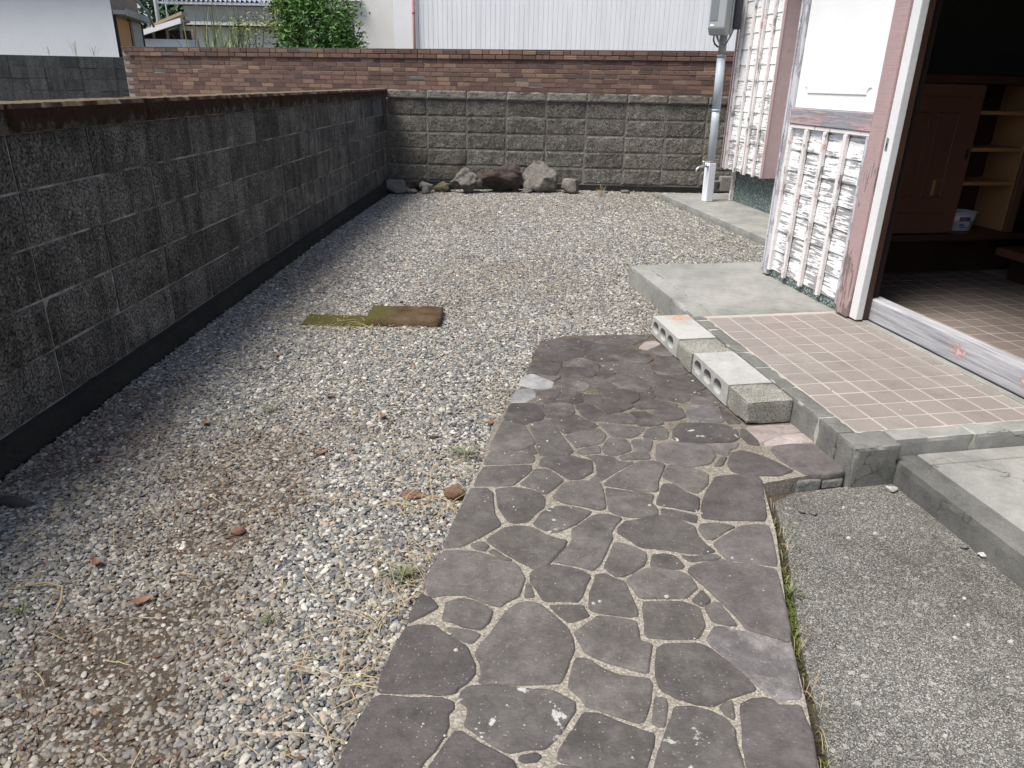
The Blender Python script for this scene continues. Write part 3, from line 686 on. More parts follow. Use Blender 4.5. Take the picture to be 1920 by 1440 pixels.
def nattr(name, ty):
    a = N.new('GeometryNodeInputNamedAttribute'); a.data_type = ty; a.inputs['Name'].default_value = name; return a.outputs['Attribute']
jn = N.new('GeometryNodeJoinGeometry')
for k in range(6):
    ico = N.new('GeometryNodeMeshIcoSphere'); ico.inputs['Radius'].default_value = 1.0; ico.inputs['Subdivisions'].default_value = 3
    sp = N.new('GeometryNodeSetPosition'); Lk(ico.outputs['Mesh'], sp.inputs['Geometry'])
    nt = N.new('ShaderNodeTexNoise'); nt.inputs['Scale'].default_value = .85; nt.inputs['Detail'].default_value = 1.5
    va = N.new('ShaderNodeVectorMath'); va.operation = 'ADD'; va.inputs[1].default_value = (k * 7.3, k * 2.1, k * 4.7)
    ps_ = N.new('GeometryNodeInputPosition'); Lk(ps_.outputs[0], va.inputs[0]); Lk(va.outputs[0], nt.inputs['Vector'])
    sb = N.new('ShaderNodeVectorMath'); sb.operation = 'SUBTRACT'; sb.inputs[1].default_value = (.5, .5, .5); Lk(nt.outputs['Color'], sb.inputs[0])
    ml = N.new('ShaderNodeVectorMath'); ml.operation = 'SCALE'; ml.inputs['Scale'].default_value = 1.0; Lk(sb.outputs[0], ml.inputs[0])
    Lk(ml.outputs[0], sp.inputs['Offset'])
    ss = N.new('GeometryNodeSetShadeSmooth'); Lk(sp.outputs[0], ss.inputs['Geometry'])
    sm = N.new('GeometryNodeSetMaterial'); sm.inputs['Material'].default_value = M_PEB; Lk(ss.outputs[0], sm.inputs['Geometry'])
    g2 = N.new('GeometryNodeGeometryToInstance'); Lk(sm.outputs[0], g2.inputs[0]); Lk(g2.outputs[0], jn.inputs[0])
iop = N.new('GeometryNodeInstanceOnPoints'); Lk(gi.outputs[0], iop.inputs['Points']); Lk(jn.outputs[0], iop.inputs['Instance'])
iop.inputs['Pick Instance'].default_value = True; Lk(nattr('pid', 'INT'), iop.inputs['Instance Index'])
Lk(nattr('prot', 'FLOAT_VECTOR'), iop.inputs['Rotation']); Lk(nattr('psc', 'FLOAT_VECTOR'), iop.inputs['Scale'])
Lk(iop.outputs[0], go.inputs[0])
md = gravel.modifiers.new('scatter', 'NODES'); md.node_group = ng

# ---- crazy-paving path: joint bed and every stone
path = thing('stone_path', None, None, (0.2, 2.0, 0)); setp(path, kind='structure')
part('joint_bed', prism(PATH, -.045, .0364), M_JOINT, path)
def chaikin(p):
    q = []
    for i in range(len(p)):
        a, b = p[i], p[(i + 1) % len(p)]
        q += [(a[0] * .88 + b[0] * .12, a[1] * .88 + b[1] * .12), (a[0] * .12 + b[0] * .88, a[1] * .12 + b[1] * .88)]
    return q
def inset(p, d):
    n = len(p); out = []
    for i in range(n):
        a, b, c = Vector(p[i - 1]), Vector(p[i]), Vector(p[(i + 1) % n])
        n1 = Vector((-(b - a).y, (b - a).x)).normalized() if (b - a).length > 1e-6 else Vector((0, 0))
        n2 = Vector((-(c - b).y, (c - b).x)).normalized() if (c - b).length > 1e-6 else Vector((0, 0))
        w = n1 + n2; w = w.normalized() if w.length > 1e-6 else n1
        out.append(tuple(b + w * d))
    return out
def stone(kind, p):
    p = chaikin(p); n = len(p)
    p = inset(p, -.010 if sum(a[1] for a in p) / n > 2.55 else -.0048)
    p = [(x + .003 * (mnoise.noise((x * 40, y * 40, 1))), y + .003 * (mnoise.noise((x * 40, y * 40, 9)))) for x, y in p]
    cx = sum(a[0] for a in p) / n; cy = sum(a[1] for a in p) / n
    tx, ty = random.gauss(0, .004), random.gauss(0, .004); zt = .0412 + random.gauss(0, .0011)
    rings = []
    for d, dz in ((-.001, -.06), (0, -.008), (.0025, -.002), (.007, 0.0)):
        q = inset(p, d) if d else p
        rings.append([(x, y, zt + dz + (tx * (x - cx) + ty * (y - cy) if dz > -.05 else 0) + (.0012 * mnoise.noise((x * 30, y * 30, 3)) if dz > -.05 else 0)) for x, y in q])
    V = [a for r in rings for a in r]; F = [tuple(range(n))[::-1]]
    for k in range(3):
        F += [(k * n + i, k * n + (i + 1) % n, (k + 1) * n + (i + 1) % n, (k + 1) * n + i) for i in range(n)]
    F.append(tuple(range(3 * n, 4 * n)))
    o = part('stone', (V, F), MS[kind], path)
    fs = o.data.polygons
    for q in fs: q.use_smooth = q.index != len(fs) - 1
for k, fl in STONES:
    stone(k, [(fl[i] / 1000, fl[i + 1] / 1000) for i in range(0, len(fl), 2)])
for q in ([(-.33, .55), (-.02, .58), (-.05, .93), (-.31, .93)], [(.01, .6), (.3, .56), (.31, .91), (-.01, .94)], [(.34, .57), (.51, .55), (.55, .93), (.35, .92)],
          [(-.34, .1), (.05, .12), (.02, .52), (-.33, .5)], [(.09, .1), (.48, .1), (.5, .5), (.06, .54)], [(-.34, -.4), (.1, -.4), (.04, .07), (-.33, .06)], [(.13, -.4), (.44, -.4), (.47, .06), (.1, .06)]):
    stone('n', chaikin(q))
# the low course of stones under the broken edge beside the porch corner
for s0, s1, z0, z1, dt in ((-.30, -.20, -.02, .02, .012), (-.19, -.10, -.03, .022, .008), (-.095, -.015, -.02, .018, .01)):
    part('stone', hbox(s0, s1, -.02 + dt, .06, z0, z1), M_RK_GREY, path, bevel=.008, seg=2)

# ---- concrete apron right of the path
ap = [(.485, -.6), (.555, .5), (.617, .98), (.658, 1.19), (.690, 1.39), (.796, 1.84), (.835, 2.09), hw(-.21, -.03, 0)[:2], hw(0.0, -.02, 0)[:2], hw(.165, -.02, 0)[:2], hw(.165, -2.9, 0)[:2]]
setp(part('concrete_apron', prism(ap, -.07, -.008), M_AGG), kind='structure')
gap = [(.40, -.6), (.7, -.6), (.93, 2.2), (.6, 2.2)]
setp(part('soil_gap', prism(gap, -.08, -.022), M_SOIL), kind='structure')

# ---- porch: kerb pieces, tiles, corner block, step
porch = thing('porch', None, None, hw(.45, .7, 0)); setp(porch, kind='structure')
part('tile_bed', hbox(.068, .90, .085, 1.470, -.04, .1386), M_GROUT, porch)
js = [.09, .22, .50, .73, .92, 1.25, 1.40, 1.468]
for a, b in zip(js[:-1], js[1:]):
    part('kerb_piece', worn(0, .069, a + .0035, b - .0035, -.02, .1415 + random.gauss(0, .0015), .004, .006, .012), M_KERB, porch)
part('corner_block', worn(-.004, .166, -.03, .088, -.03, .1432, .006, .010, .012), M_KERB, porch)
js = [.17, .49, .80, 1.12, 1.44, 1.76, 2.08]
for a, b in zip(js[:-1], js[1:]):
    part('kerb_piece', worn(a + .0035, b - .0035, .012, .089, .03, .1405 + random.gauss(0, .001), .0035, .004, .014), M_CONC, porch)
part('kerb_joint_mortar', hbox(.003, .066, .10, 1.46, -.02, .1385), M_JOINTPALE, porch)
part('kerb_joint_mortar', hbox(.175, 2.0, .015, .086, .03, .1375), M_JOINTPALE, porch)
PS, PT = .121, .113
ts_ = [.09] + [.19 + PT * k for k in range(12)]
tile_cache = {}
def tile(parent, s0, s1, t0, t1, z, mat, g=.0035):
    key = (round(s1 - s0, 4), round(t1 - t0, 4), mat.name)
    if key not in tile_cache:
        hs, ht = (s1 - s0) / 2 - g, (t1 - t0) / 2 - g
        v, f = box(-hs, hs, -ht, ht, -.012, 0)
        tile_cache[key] = mesh('tile', [(a * VX + b * UX, a * VY + b * UY, c) for a, b, c in v], f, mat, bevel=.0018)
    p = Vector(hw((s0 + s1) / 2, (t0 + t1) / 2, z + random.gauss(0, .0005)))
    link('tile', tile_cache[key], parent, p - wloc(parent))
for t0, t1 in zip(ts_[:-1], ts_[1:]):
    for k in range(7):
        s0 = .073 + PS * k; s1 = min(s0 + PS, .868)
        if s1 - s0 > .02: tile(porch, s0, s1, t0, t1, .1405, M_TILE, .0042)
part('edge_strip', hbox(.869, .905, -.1, 1.38, .1, .146), M_CONC, porch, bevel=.004)
# step in front of the porch
step = thing('front_step', None, None, hw(.9, -.8, 0)); setp(step, kind='structure')
part('step_edge', worn(.167, .266, -2.9, .008, -.07, .080, .005, .008, .022), M_STEPKERB, step)
part('step_slab', hbox(.2685, 2.6, -2.9, -.068, -.07, .0795), M_CONC, step, bevel=.003)
part('step_strip', hbox(.2685, 2.6, -.065, .009, -.07, .0800), M_CONC, step, bevel=.003)
# slab between porch and gravel, slab along the far wall
sl = thing('side_slab', None, None, hw(.5, 2, 0)); setp(sl, kind='structure')
part('slab_edge', worn(.02, .135, 1.4735, 2.63, -.04, .1400, .005, .007, .018), M_CONC, sl)
part('slab_top', hbox(.1375, 2.30, 1.4735, 2.628, -.04, .1395), M_CONC, sl, bevel=.004)
s2 = thing('house_slab', None, None, hw(2, 4.5, 0)); setp(s2, kind='structure')
part('slab_top', worn(1.575, 3.2, 2.632, 6.42, -.06, .072, .006, .008, .03), M_CONC, s2)
# tiled floor inside the doorway
fl = thing('entrance_floor', None, None, hw(1.8, 1, 0)); setp(fl, kind='structure')
part('tile_bed', hbox(.96, 2.75, -.9, 2.28, .0, .1468), M_GROUT, fl)
for t0 in [.19 + PT * k for k in range(-4, 18)]:
    for k in range(11):
        s0 = 1.02 + PS * k
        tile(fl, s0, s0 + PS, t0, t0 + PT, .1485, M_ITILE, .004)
# ================================================================ block walls
def faced(w, h, d, nx, nz, amp, seed, bulge=.0, edge=.004, zn=0.0):
    """block whose front (towards -y) is a rough grid; origin at the lower middle of the front"""
    r = random.Random(seed); ox, oz = r.random() * 50, r.random() * 50
    V, F = [], []
    for j in range(nz + 1):
        for i in range(nx + 1):
            x = -w / 2 + w * i / nx; z = h * j / nz
            e = 0 if i in (0, nx) or j in (0, nz) else 1
            n = mnoise.noise((x * 9 + ox, z * 9 + oz, seed)) + .55 * mnoise.noise((x * 24 + ox, z * 24 + oz, 3 + seed)) + .3 * mnoise.noise((x * 60 + ox, z * 60 + oz, 5))
            if zn and j == nz: z += zn * (mnoise.noise((x * 14 + ox, 2, seed)) + .7 * mnoise.noise((x * 45 + ox, 7, seed)))
            V.append((x, -(amp * n + bulge) * e + (edge if not e else 0), z))
    id_ = lambda i, j: j * (nx + 1) + i
    for j in range(nz):
        for i in range(nx): F.append((id_(i, j), id_(i + 1, j), id_(i + 1, j + 1), id_(i, j + 1)))
    ring = [id_(i, 0) for i in range(nx + 1)] + [id_(nx, j) for j in range(1, nz + 1)] + [id_(i, nz) for i in range(nx - 1, -1, -1)] + [id_(0, j) for j in range(nz - 1, 0, -1)]
    b0 = len(V)
    for k in ring: V.append((V[k][0], d, V[k][2]))
    m = len(ring)
    for k in range(m): F.append((ring[(k + 1) % m], ring[k], b0 + k, b0 + (k + 1) % m))
    F.append(tuple(range(b0, b0 + m)))
    return V, F
L, HB, ZT = .472, .1912, 1.056
left = thing('block_wall', 'long soot-black concrete block wall with reddish mossy cap along the left of the gravel', 'wall', (XW - .07, 4, -.05), 'block walls of the yard')
def core(x0, x1, y0, y1, z0, z1, mat, par, nm='mortar_core'): return part(nm, box(x0, x1, y0, y1, z0, z1), mat, par)
core(XW - .132, XW - .0055, -2.3, YB - .002, -.05, ZT, M_LMORTAR, left)
core(XW - .02, XW + .045, -2.3, YB - .06, -.06, .098, M_FOOT, left, 'footing')
lm = [mesh('block', *faced(L - .009, HB - .009, .10, 14, 6, .0032, s, .002, .003), M_LBLOCK) for s in range(6)]
P0 = Vector(left.location)
for k in range(-10, 15):
    y0 = 2.535 + k * L; y1 = y0 + L
    if y0 > YB - .1: continue
    for r in range(5):
        o = link('block', random.choice(lm), left, Vector((XW + random.gauss(0, .0012), y0 + L / 2, ZT - (r + 1) * HB + .0045)) - P0, R(90))
        if y1 > YB: o.scale.x = (YB - y0) / L; o.location.y = (y0 + YB) / 2 - P0.y
for k in range(-5, 8):
    y0 = 2.535 + k * 2 * L; y1 = min(y0 + 2 * L, YB - .03)
    w = y1 - y0
    v, f = faced(w - .004, .094, .17, int(w / .018), 6, .010, 40 + k, .005, .007, .0035)
    me = mesh('cap_block', v, f, M_LCAP)
    link('cap_block', me, left, Vector((XW + .022, (y0 + y1) / 2, ZT + .001)) - P0, R(90))

LB = .4851; ZB, HBB = 1.0457, .1915
back = thing('block_wall', 'grey split-face block wall across the back of the gravel, in front of the brick wall', 'wall', (1, YB + .07, -.05), 'block walls of the yard')
P0 = Vector(back.location)
XB = -1.755
core(XB - .14, 4.4, YB + .0045, YB + .13, -.05, ZB, M_BMORTAR, back)
core(XB + .1, 4.4, YB - .045, YB + .02, -.06, .084, M_FOOT, back, 'footing')
bmv = [mesh('block', *faced(LB - .010, HBB - .010, .10, 24, 10, .0068, 100 + s, .003, .003), M_BBLOCK) for s in range(9)]
bcv = [mesh('cap_block', *faced(LB - .008, .098, .16, 22, 6, .0075, 150 + s, .005, .004), M_BCAP) for s in range(4)]
for k in range(0, 13):
    x0 = XB + k * LB
    for r in range(5):
        o = link('block', random.choice(bmv), back, Vector((x0 + LB / 2, YB + random.gauss(0, .002), ZB - (r + 1) * HBB + .0055)) - P0, 0)
    link('cap_block', random.choice(bcv), back, Vector((x0 + LB / 2, YB - .022, ZB + .003)) - P0, 0)

# ================================================================ brick wall behind the yard
bw0, bw1 = Vector((-7.42, 14.3, 0)), Vector((4.4, 12.2, 0)); bd = (bw1 - bw0); bl = bd.length; bd.normalize()
bn = Vector((bd.y, -bd.x, 0)); brz = math.atan2(bd.y, bd.x)
brick = thing('brick_wall', 'long weathered red brick garden wall with a projecting brick coping', 'wall', tuple((bw0 + bw1) / 2))
P0 = Vector(brick.location)
def bp(u, w, z): return bw0 + bd * u + bn * w + Vector((0, 0, z))           # w: towards the camera
def ztop(u): return 1.70 + .065 * u / bl
def slab(u0, u1, w0, w1, zf0, zf1):
    v = []
    for zf in (zf0, zf1):
        v += [bp(u0, w0, zf(u0)), bp(u1, w0, zf(u1)), bp(u1, w1, zf(u1)), bp(u0, w1, zf(u0))]
    return v, BF
part('mortar_core', slab(0, bl, -.2, -.008, lambda u: -.05, lambda u: ztop(u) - .005), M_BRMORTAR, brick)
CH = .0685; BL = .2225
bmesh_v = [mesh('brick', *box(-BL / 2 + .004, BL / 2 - .004, -.0, .06, 0, CH - .009), M_BRICK, bevel=.005) for s in range(2)]
bmesh_h = [mesh('brick', *box(-.106 / 2 + .0, .106 / 2, 0, .06, 0, CH - .009), M_BRICK, bevel=.005)]
cnt = 0; rest = ([], []); tint = []
for r in range(24):
    u = -(r % 2) * BL / 2 + random.uniform(0, .03)
    while u < bl:
        half = random.random() < .16
        w = .113 if half else BL
        uc = u + w / 2
        if uc - w / 2 > -.01 and uc + w / 2 < bl + .1:
            zz = ztop(uc) - (r + 1) * CH - random.uniform(0, .003); proud = (.028 if r < 2 else 0) + random.gauss(0, .002)
            if random.random() < .985:
                if r < 10 and 1.2 < uc < 11.4 and cnt < 300 and (r < 6 or 3 < uc):
                    o = link('brick', (bmesh_h if half else bmesh_v)[0], brick, bp(uc, proud, zz) - P0, brz); cnt += 1
                else:
                    v, f = slab(u + .004, u + w - .004, -.05, proud, lambda q: zz, lambda q: zz + CH - .009)
                    n = len(rest[0]); rest[0].extend(v); rest[1].extend([tuple(i + n for i in q) for q in f]); tint.extend([random.random()] * 8)
            else:
                v, f = slab(u - .03, u + w + .02, -.05, proud - .004, lambda q: zz - .004, lambda q: zz + CH)
                part('cement_patch', (v, f), M_CEMENT, brick, bevel=.02, seg=2)
        u += w
me = bpy.data.meshes.new('bricks'); me.from_pydata([tuple(p - P0) for p in rest[0]], [], rest[1]); me.materials.append(M_BRICKS)
at = me.attributes.new('tint', 'FLOAT', 'POINT'); at.data.foreach_set('value', np.array(tint, np.float32))
setp(link('brick_courses', me, brick), kind='stuff')
part('coping_mortar', slab(.0, bl, -.2, .024, lambda u: ztop(u) - .004, lambda u: ztop(u) + .008), M_CEMENT, brick)

# low charcoal wall left of it
low = thing('block_wall', 'low charcoal-grey block wall joining the left end of the brick wall', 'wall', (-10, 14.7, -.05))
P0 = Vector(low.location)
core(-14, -7.42, 14.61, 14.74, -.05, 1.535, M_FARBLOCK, low)
fm = [mesh('block', *box(-.1645, .1645, 0, .08, 0, .1965), M_FARBLOCK, bevel=.003)]
for k in range(20):
    for r in range(7):
        link('block', fm[0], low, Vector((-7.60 - k * .333, 14.605 + random.gauss(0, .002), 1.54 - (r + 1) * .2)) - P0)
# ================================================================ the house
H = thing('house', 'pink and white timber house with peeling boards and an open dark entrance', 'house', hw(2.2, 2.6, 0))
def hp(nm, s0, s1, t0, t1, z0, z1, mat, bevel=0.0, par=None, seg=1): return part(nm, hbox(s0, s1, t0, t1, z0, z1), mat, par or H, bevel=bevel, seg=seg)
# entrance wing: wall body with the boarded lower panel and the white upper panel
wing = hp('wing_wall', .875, .93, 1.335, 2.30, .141, 2.40, M_PLASTER)
hp('base_course', .842, .874, 1.43, 2.285, .141, .205, M_TERRAZZO)
zb = [.192 + (1.040 - .192) * k / 7 for k in range(8)]
for a, b in zip(zb[:-1], zb[1:]):
    v = [hw(s, t, z) for t in (1.452, 2.240) for s, z in ((.870, a), (.838, a + .0005), (.846, b + .006), (.870, b + .006))]
    part('board', (v, [(0, 1, 2, 3), (4, 7, 6, 5), (0, 4, 5, 1), (1, 5, 6, 2), (2, 6, 7, 3), (3, 7, 4, 0)]), M_BOARD, wing)
for t in (1.452 + .788 * k / 4 for k in (1, 2, 3)):
    hp('batten', .812, .8375, t - .013, t + .013, .178, 1.036, M_BATTEN, .003, wing)
hp('frame_strip', .815, .868, 2.216, 2.243, .185, 1.036, M_BATTEN, .003, wing)
hp('frame_strip', .815, .868, 1.444, 1.468, .185, 1.036, M_GREYWOOD, .003, wing)
hp('frame_strip', .820, .868, 1.446, 2.243, 1.0365, 1.060, M_BATTEN, .004, wing)
hp('rail', .814, .87, 1.444, 2.243, 1.0605, 1.148, M_RAIL, .004, wing)
up_ = hp('upper_panel', .836, .872, 1.446, 2.243, 1.149, 2.38, M_WHITE, .002, wing)
# raised field with notched corners
q = [(1.52, 1.262), (2.14, 1.262)]
nt = .032
def notch_poly(t0, t1, z0, z1, r):
    p = []
    for cx, cz, a0 in ((t0, z0, 0), (t1, z0, 90), (t1, z1, 180), (t0, z1, 270)):
        arc = []
        for k in range(7):
            a = R(a0 + 90 - k * 15) if True else 0
            arc.append((cx + r * math.cos(a), cz + r * math.sin(a)))
        p += arc
    return p
pl = notch_poly(1.522, 2.160, 1.225, 2.30, .034); n_ = len(pl)
v = [hw(.8365, t, z) for t, z in pl] + [hw(.8305, t + (.006 if t < 1.8 else -.006), z + (.006 if z < 1.8 else -.006)) for t, z in pl]
part('raised_field', (v, [tuple(range(n_)), tuple(range(n_, 2 * n_))[::-1]] + [(i, (i + 1) % n_, n_ + (i + 1) % n_, n_ + i) for i in range(n_)]), M_WHITE, up_)
hp('corner_post', .818, .90, 2.2445, 2.292, .15, 2.40, M_GREYWOOD, .004)
hp('corner_trim', .812, .85, 2.2935, 2.309, .16, 2.40, M_GREYWOOD, .003)
hp('door_post', .812, .93, 1.330, 1.4425, .147, 2.40, M_PINK, .006, None, 2)
jb = hp('door_jamb', .826, .866, 1.268, 1.3285, .150, 2.06, M_JAMB, .004, None, 2)
hp('strike_plate', .8235, .8265, 1.296, 1.315, .985, 1.045, M_STEEL, .001, jb)
hp('latch_hole', .8228, .8236, 1.301, 1.310, 1.0, 1.02, M_DARK, 0, jb)
hp('inner_jamb', .868, .903, 1.272, 1.328, .150, 2.06, M_DARKWOOD, .003)
part('door_sill', hbox(.906, .985, -.104, 1.335, .147, .258), M_SILL, H, bevel=.008, seg=2, base=hw(.906, 1.0, .147))
hp('sill_track', .9860, 1.015, -.104, 1.235, .15, .2435, M_STEEL, .002)
hp('lintel', .87, 1.0, -.103, 1.318, 2.062, 2.40, M_PLASTER)
hp('near_wall_blocker', .87, 1.0, -2.6, -.105, .09, 2.40, M_PLASTER)  # out-of-view wall, carried up to the door opening to darken the room
# room behind the door
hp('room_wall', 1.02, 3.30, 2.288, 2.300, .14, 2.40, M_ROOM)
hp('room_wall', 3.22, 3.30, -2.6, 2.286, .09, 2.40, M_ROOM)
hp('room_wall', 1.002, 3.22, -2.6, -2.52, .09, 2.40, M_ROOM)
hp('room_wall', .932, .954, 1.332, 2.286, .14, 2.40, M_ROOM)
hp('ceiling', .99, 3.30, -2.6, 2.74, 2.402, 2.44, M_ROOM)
hp('wing_return', .88, 2.26, 2.303, 2.36, .141, 2.40, M_PLASTER)
hp('inner_lining', .9045, .953, 1.296, 1.3155, .262, 2.06, M_LINING, .003)
rf = hp('entrance_roof', .60, 3.6, -2.9, 2.80, 2.445, 2.53, M_GREYROOF)
hp('fascia', .57, .598, -2.9, 2.80, 2.40, 2.55, M_PINKW, .003, rf)
# main wall further back, with the bay of boards
mw = hp('main_wall', 2.26, 2.40, 2.365, 6.02, .44, 2.75, M_PLASTER)
hp('base_course', 2.235, 2.42, 2.365, 5.86, .073, .438, M_TERRAZZO)
hp('corner_post', 2.195, 2.234, 5.80, 5.845, .073, .47, M_BATTEN, .003)
hp('corner_post', 2.2355, 2.28, 5.862, 5.92, .073, .47, M_PINK, .003)
hp('end_wall', 2.402, 5.0, 5.90, 6.02, .05, 2.75, M_PLASTER)
bay = hp('shutter_bay', 2.135, 2.258, 4.93, 5.87, .425, 2.72, M_PLASTER)
zb = [.424 + .1485 * k for k in range(16)]
for a, b in zip(zb[:-1], zb[1:]):
    v = [hw(s, t, z) for t in (4.935, 5.875) for s, z in ((2.134, a), (2.106, a + .0005), (2.113, b + .006), (2.134, b + .006))]
    part('board', (v, [(0, 1, 2, 3), (4, 7, 6, 5), (0, 4, 5, 1), (1, 5, 6, 2), (2, 6, 7, 3), (3, 7, 4, 0)]), M_BOARD, bay)
for t in (4.955, 5.135, 5.33, 5.385, 5.575, 5.80, 5.855):
    hp('batten', 2.078, 2.1055, t - .013, t + .013, .405 + random.uniform(0, .02), 2.70, M_BATTEN, .003, bay)
hp('return_board', 2.085, 2.262, 4.905, 4.9295, .42, 2.70, M_PINKW, .002, bay)
hp('corner_strip', 2.074, 2.0845, 4.900, 4.945, .42, 2.70, M_PINK, .002, bay)
hp('end_strip', 2.07, 2.135, 5.8765, 5.90, .42, 2.70, M_PINK, .002, bay)
mr = hp('main_roof', 1.85, 5.2, 2.82, 6.6, 2.76, 2.85, M_GREYROOF)
hp('fascia', 1.82, 1.848, 2.82, 6.6, 2.72, 2.87, M_PINKW, .003, mr)

# ---- built-in shoe cabinet at the back of the entrance
cab = thing('shoe_cabinet', 'dark reddish wooden shoe cabinet with panelled door and open shelves inside the entrance', 'cabinet', hw(2.1, 2.15, .149))
def cp(nm, s0, s1, t0, t1, z0, z1, mat, bevel=.002, par=None): return part(nm, hbox(s0, s1, t0, t1, z0, z1), mat, par or cab, bevel=bevel)
cp('plinth', 1.03, 3.2, 2.20, 2.28, .149, .400, M_DARKWOOD)
cp('bottom_board', 1.03, 3.2, 1.955, 2.285, .402, .444, M_DARKWOOD, .006)
cp('top_board', 1.03, 3.2, 1.955, 2.285, 1.298, 1.345, M_DARKWOOD, .006)
cp('back_panel', 1.03, 3.2, 2.270, 2.285, .446, 1.296, M_DARKWOOD)
cp('side_panel', 1.865, 1.885, 2.005, 2.268, .446, 1.296, M_SHELFWOOD)
cp('side_panel', 2.255, 2.275, 2.000, 2.268, .446, 1.296, M_SHELFWOOD)
cp('front_stile', 2.258, 2.315, 1.975, 1.9985, .446, 1.296, M_REDWOOD)
for z in (.728, .925, 1.132): cp('shelf', 1.887, 2.253, 2.005, 2.266, z, z + .022, M_SHELFWOOD)
for z in (.78, 1.05): cp('shelf', 2.318, 3.18, 2.01, 2.266, z, z + .022, M_DARKWOOD)
dr = cp('door', 1.375, 1.882, 1.982, 2.0035, .448, 1.294, M_REDWOOD)
cp('door', 1.05, 1.371, 1.984, 2.0035, .448, 1.294, M_REDWOOD)
for s0, s1, z0, z1 in ((1.43, 1.555, .655, 1.14), (1.60, 1.745, .655, 1.14)):
    for a, b, c, d in ((s0, s1, z0, z0 + .013), (s0, s1, z1 - .013, z1), (s0, s0 + .013, z0 + .0135, z1 - .0135), (s1 - .013, s1, z0 + .0135, z1 - .0135)):
        cp('moulding', a, b, 1.974, 1.9815, c, d, M_REDWOOD, .003, dr)
for z0, z1 in ((1.215, 1.229), (.56, .572)): cp('moulding', 1.42, 1.80, 1.976, 1.9815, z0, z1, M_REDWOOD, .003, dr)
cp('worn_patch', 1.668, 1.690, 1.9800, 1.9818, .675, .765, M_SHELFWOOD, .0005, dr)
cp('pull', 1.842, 1.860, 1.972, 1.9815, .88, .94, M_DARK, .003, dr)
# raised wooden floor edge at the right of the entrance
pf = thing('raised_floor', None, None, hw(2.7, 1, .149)); setp(pf, kind='structure')
part('floor_edge_board', hbox(2.20, 3.2, -1.5, 1.945, .312, .362), M_REDWOOD, pf, bevel=.006)
part('riser_board', hbox(2.34, 3.2, -1.5, 1.945, .150, .310), M_DARKWOOD, pf)
# plastic tub on the lowest shelf
def tub():
    cx, ct, z0 = 2.005, 2.10, .4455; V, F = [], []; n = 28
    prof = [(.0, .000), (.078, .0), (.082, .004), (.092, .085), (.0945, .108), (.100, .109), (.100, .115), (.0935, .116), (.086, .02), (.0, .018)]
    for r, z in prof:
        for k in range(n):
            a = 2 * math.pi * k / n
            sq = 1 / (abs(math.cos(a)) ** 4 + abs(math.sin(a)) ** 4) ** .25            # rounded square
            V.append(hw(cx + r * sq * math.cos(a) * .98, ct + r * sq * math.sin(a) * .75, z0 + z))
    for i in range(len(prof) - 1):
        for k in range(n): F.append((i * n + k, i * n + (k + 1) % n, (i + 1) * n + (k + 1) % n, (i + 1) * n + k))
    T = thing('plastic_tub', 'white plastic tub with a blue and red label on the lowest cabinet shelf', 'tub', hw(cx, ct, z0))
    part('body', (V, F), M_TUB, T, True)
    tt = lambda z: ct - .75 * (.082 + (z - .004) * .123) - .0015
    def lab(nm, a, b, z0_, z1_, mat, o=0):
        v = [hw(cx + a, tt(z0_) - o, z0 + z0_), hw(cx + b, tt(z0_) - o, z0 + z0_), hw(cx + b, tt(z1_) - o, z0 + z1_), hw(cx + a, tt(z1_) - o, z0 + z1_)]
        part(nm, (v, [(0, 1, 2, 3)]), mat, T)
    lab('label', -.045, .035, .018, .088, M_LABELG); lab('label_print', -.043, .034, .062, .087, M_LABELB, .0006)
    lab('label_print', -.03, .005, .066, .080, M_LABELR, .0012); lab('label_print', -.035, .0, .034, .044, M_LABELB, .0006); lab('label_print', -.03, .02, .022, .028, M_LABELB, .0006)
tub()

# ================================================================ loose concrete blocks beside the porch
def hollow_block(s0, s1, t0, t1, z0, z1, nh):
    """flat-lying block; round-ended cores run through it across (s); seen on its left face"""
    V, F = [], []
    ln = t1 - t0; h = z1 - z0; pitch = ln / (nh + .45); hl = pitch * .74; hh = h * .64
    outer = [(t0, z0), (t1, z0), (t1, z1), (t0, z1)]
    def rr(tc):
        p = []; zc = (z0 + z1) / 2; r = hh * .48
        for cx, cz, a0 in ((hl / 2 - r, hh / 2 - r, 0), (-hl / 2 + r, hh / 2 - r, 90), (-hl / 2 + r, -hh / 2 + r, 180), (hl / 2 - r, -hh / 2 + r, 270)):
            for k in range(5):
                a = R(a0 + k * 22.5); p.append((tc + cx + r * math.cos(a), zc + cz + r * math.sin(a)))
        return p
    bm = bmesh.new()
    loops = [outer] + [rr(t0 + pitch * (k + .92)) for k in range(nh)]
    def face_at(s):
        edges = []; vs_ = []
        for lp in loops:
            vv = [bm.verts.new((s, t, z)) for t, z in lp]; vs_.append(vv)
            for i in range(len(vv)): edges.append(bm.edges.new((vv[i], vv[(i + 1) % len(vv)])))
        bmesh.ops.triangle_fill(bm, edges=edges, use_beauty=True, use_dissolve=False)
        return vs_
    A = face_at(s0); B = face_at(s1)
    for a, b in zip(A, B):
        n = len(a)
        for i in range(n): bm.faces.new((a[i], a[(i + 1) % n], b[(i + 1) % n], b[i]))
    bm.verts.index_update()
    V = [hw(*v.co) for v in bm.verts]; F = [tuple(v.index for v in fc.verts) for fc in bm.faces]
    bm.free(); return V, F
g = 'concrete blocks laid in a row along the porch'
sa, sb = -.196, -.004
o = part('concrete_block', worn(sa + .002, sb, .394, .566, .043, .136, .003, .005, .012), M_CBLK, None)
setp(o, 'rough grey solid half block at the near end of the row along the porch kerb', 'concrete block', g)
o = part('concrete_block', hollow_block(sa, sb, .570, .943, .043, .1375, 3), M_CBLKL)
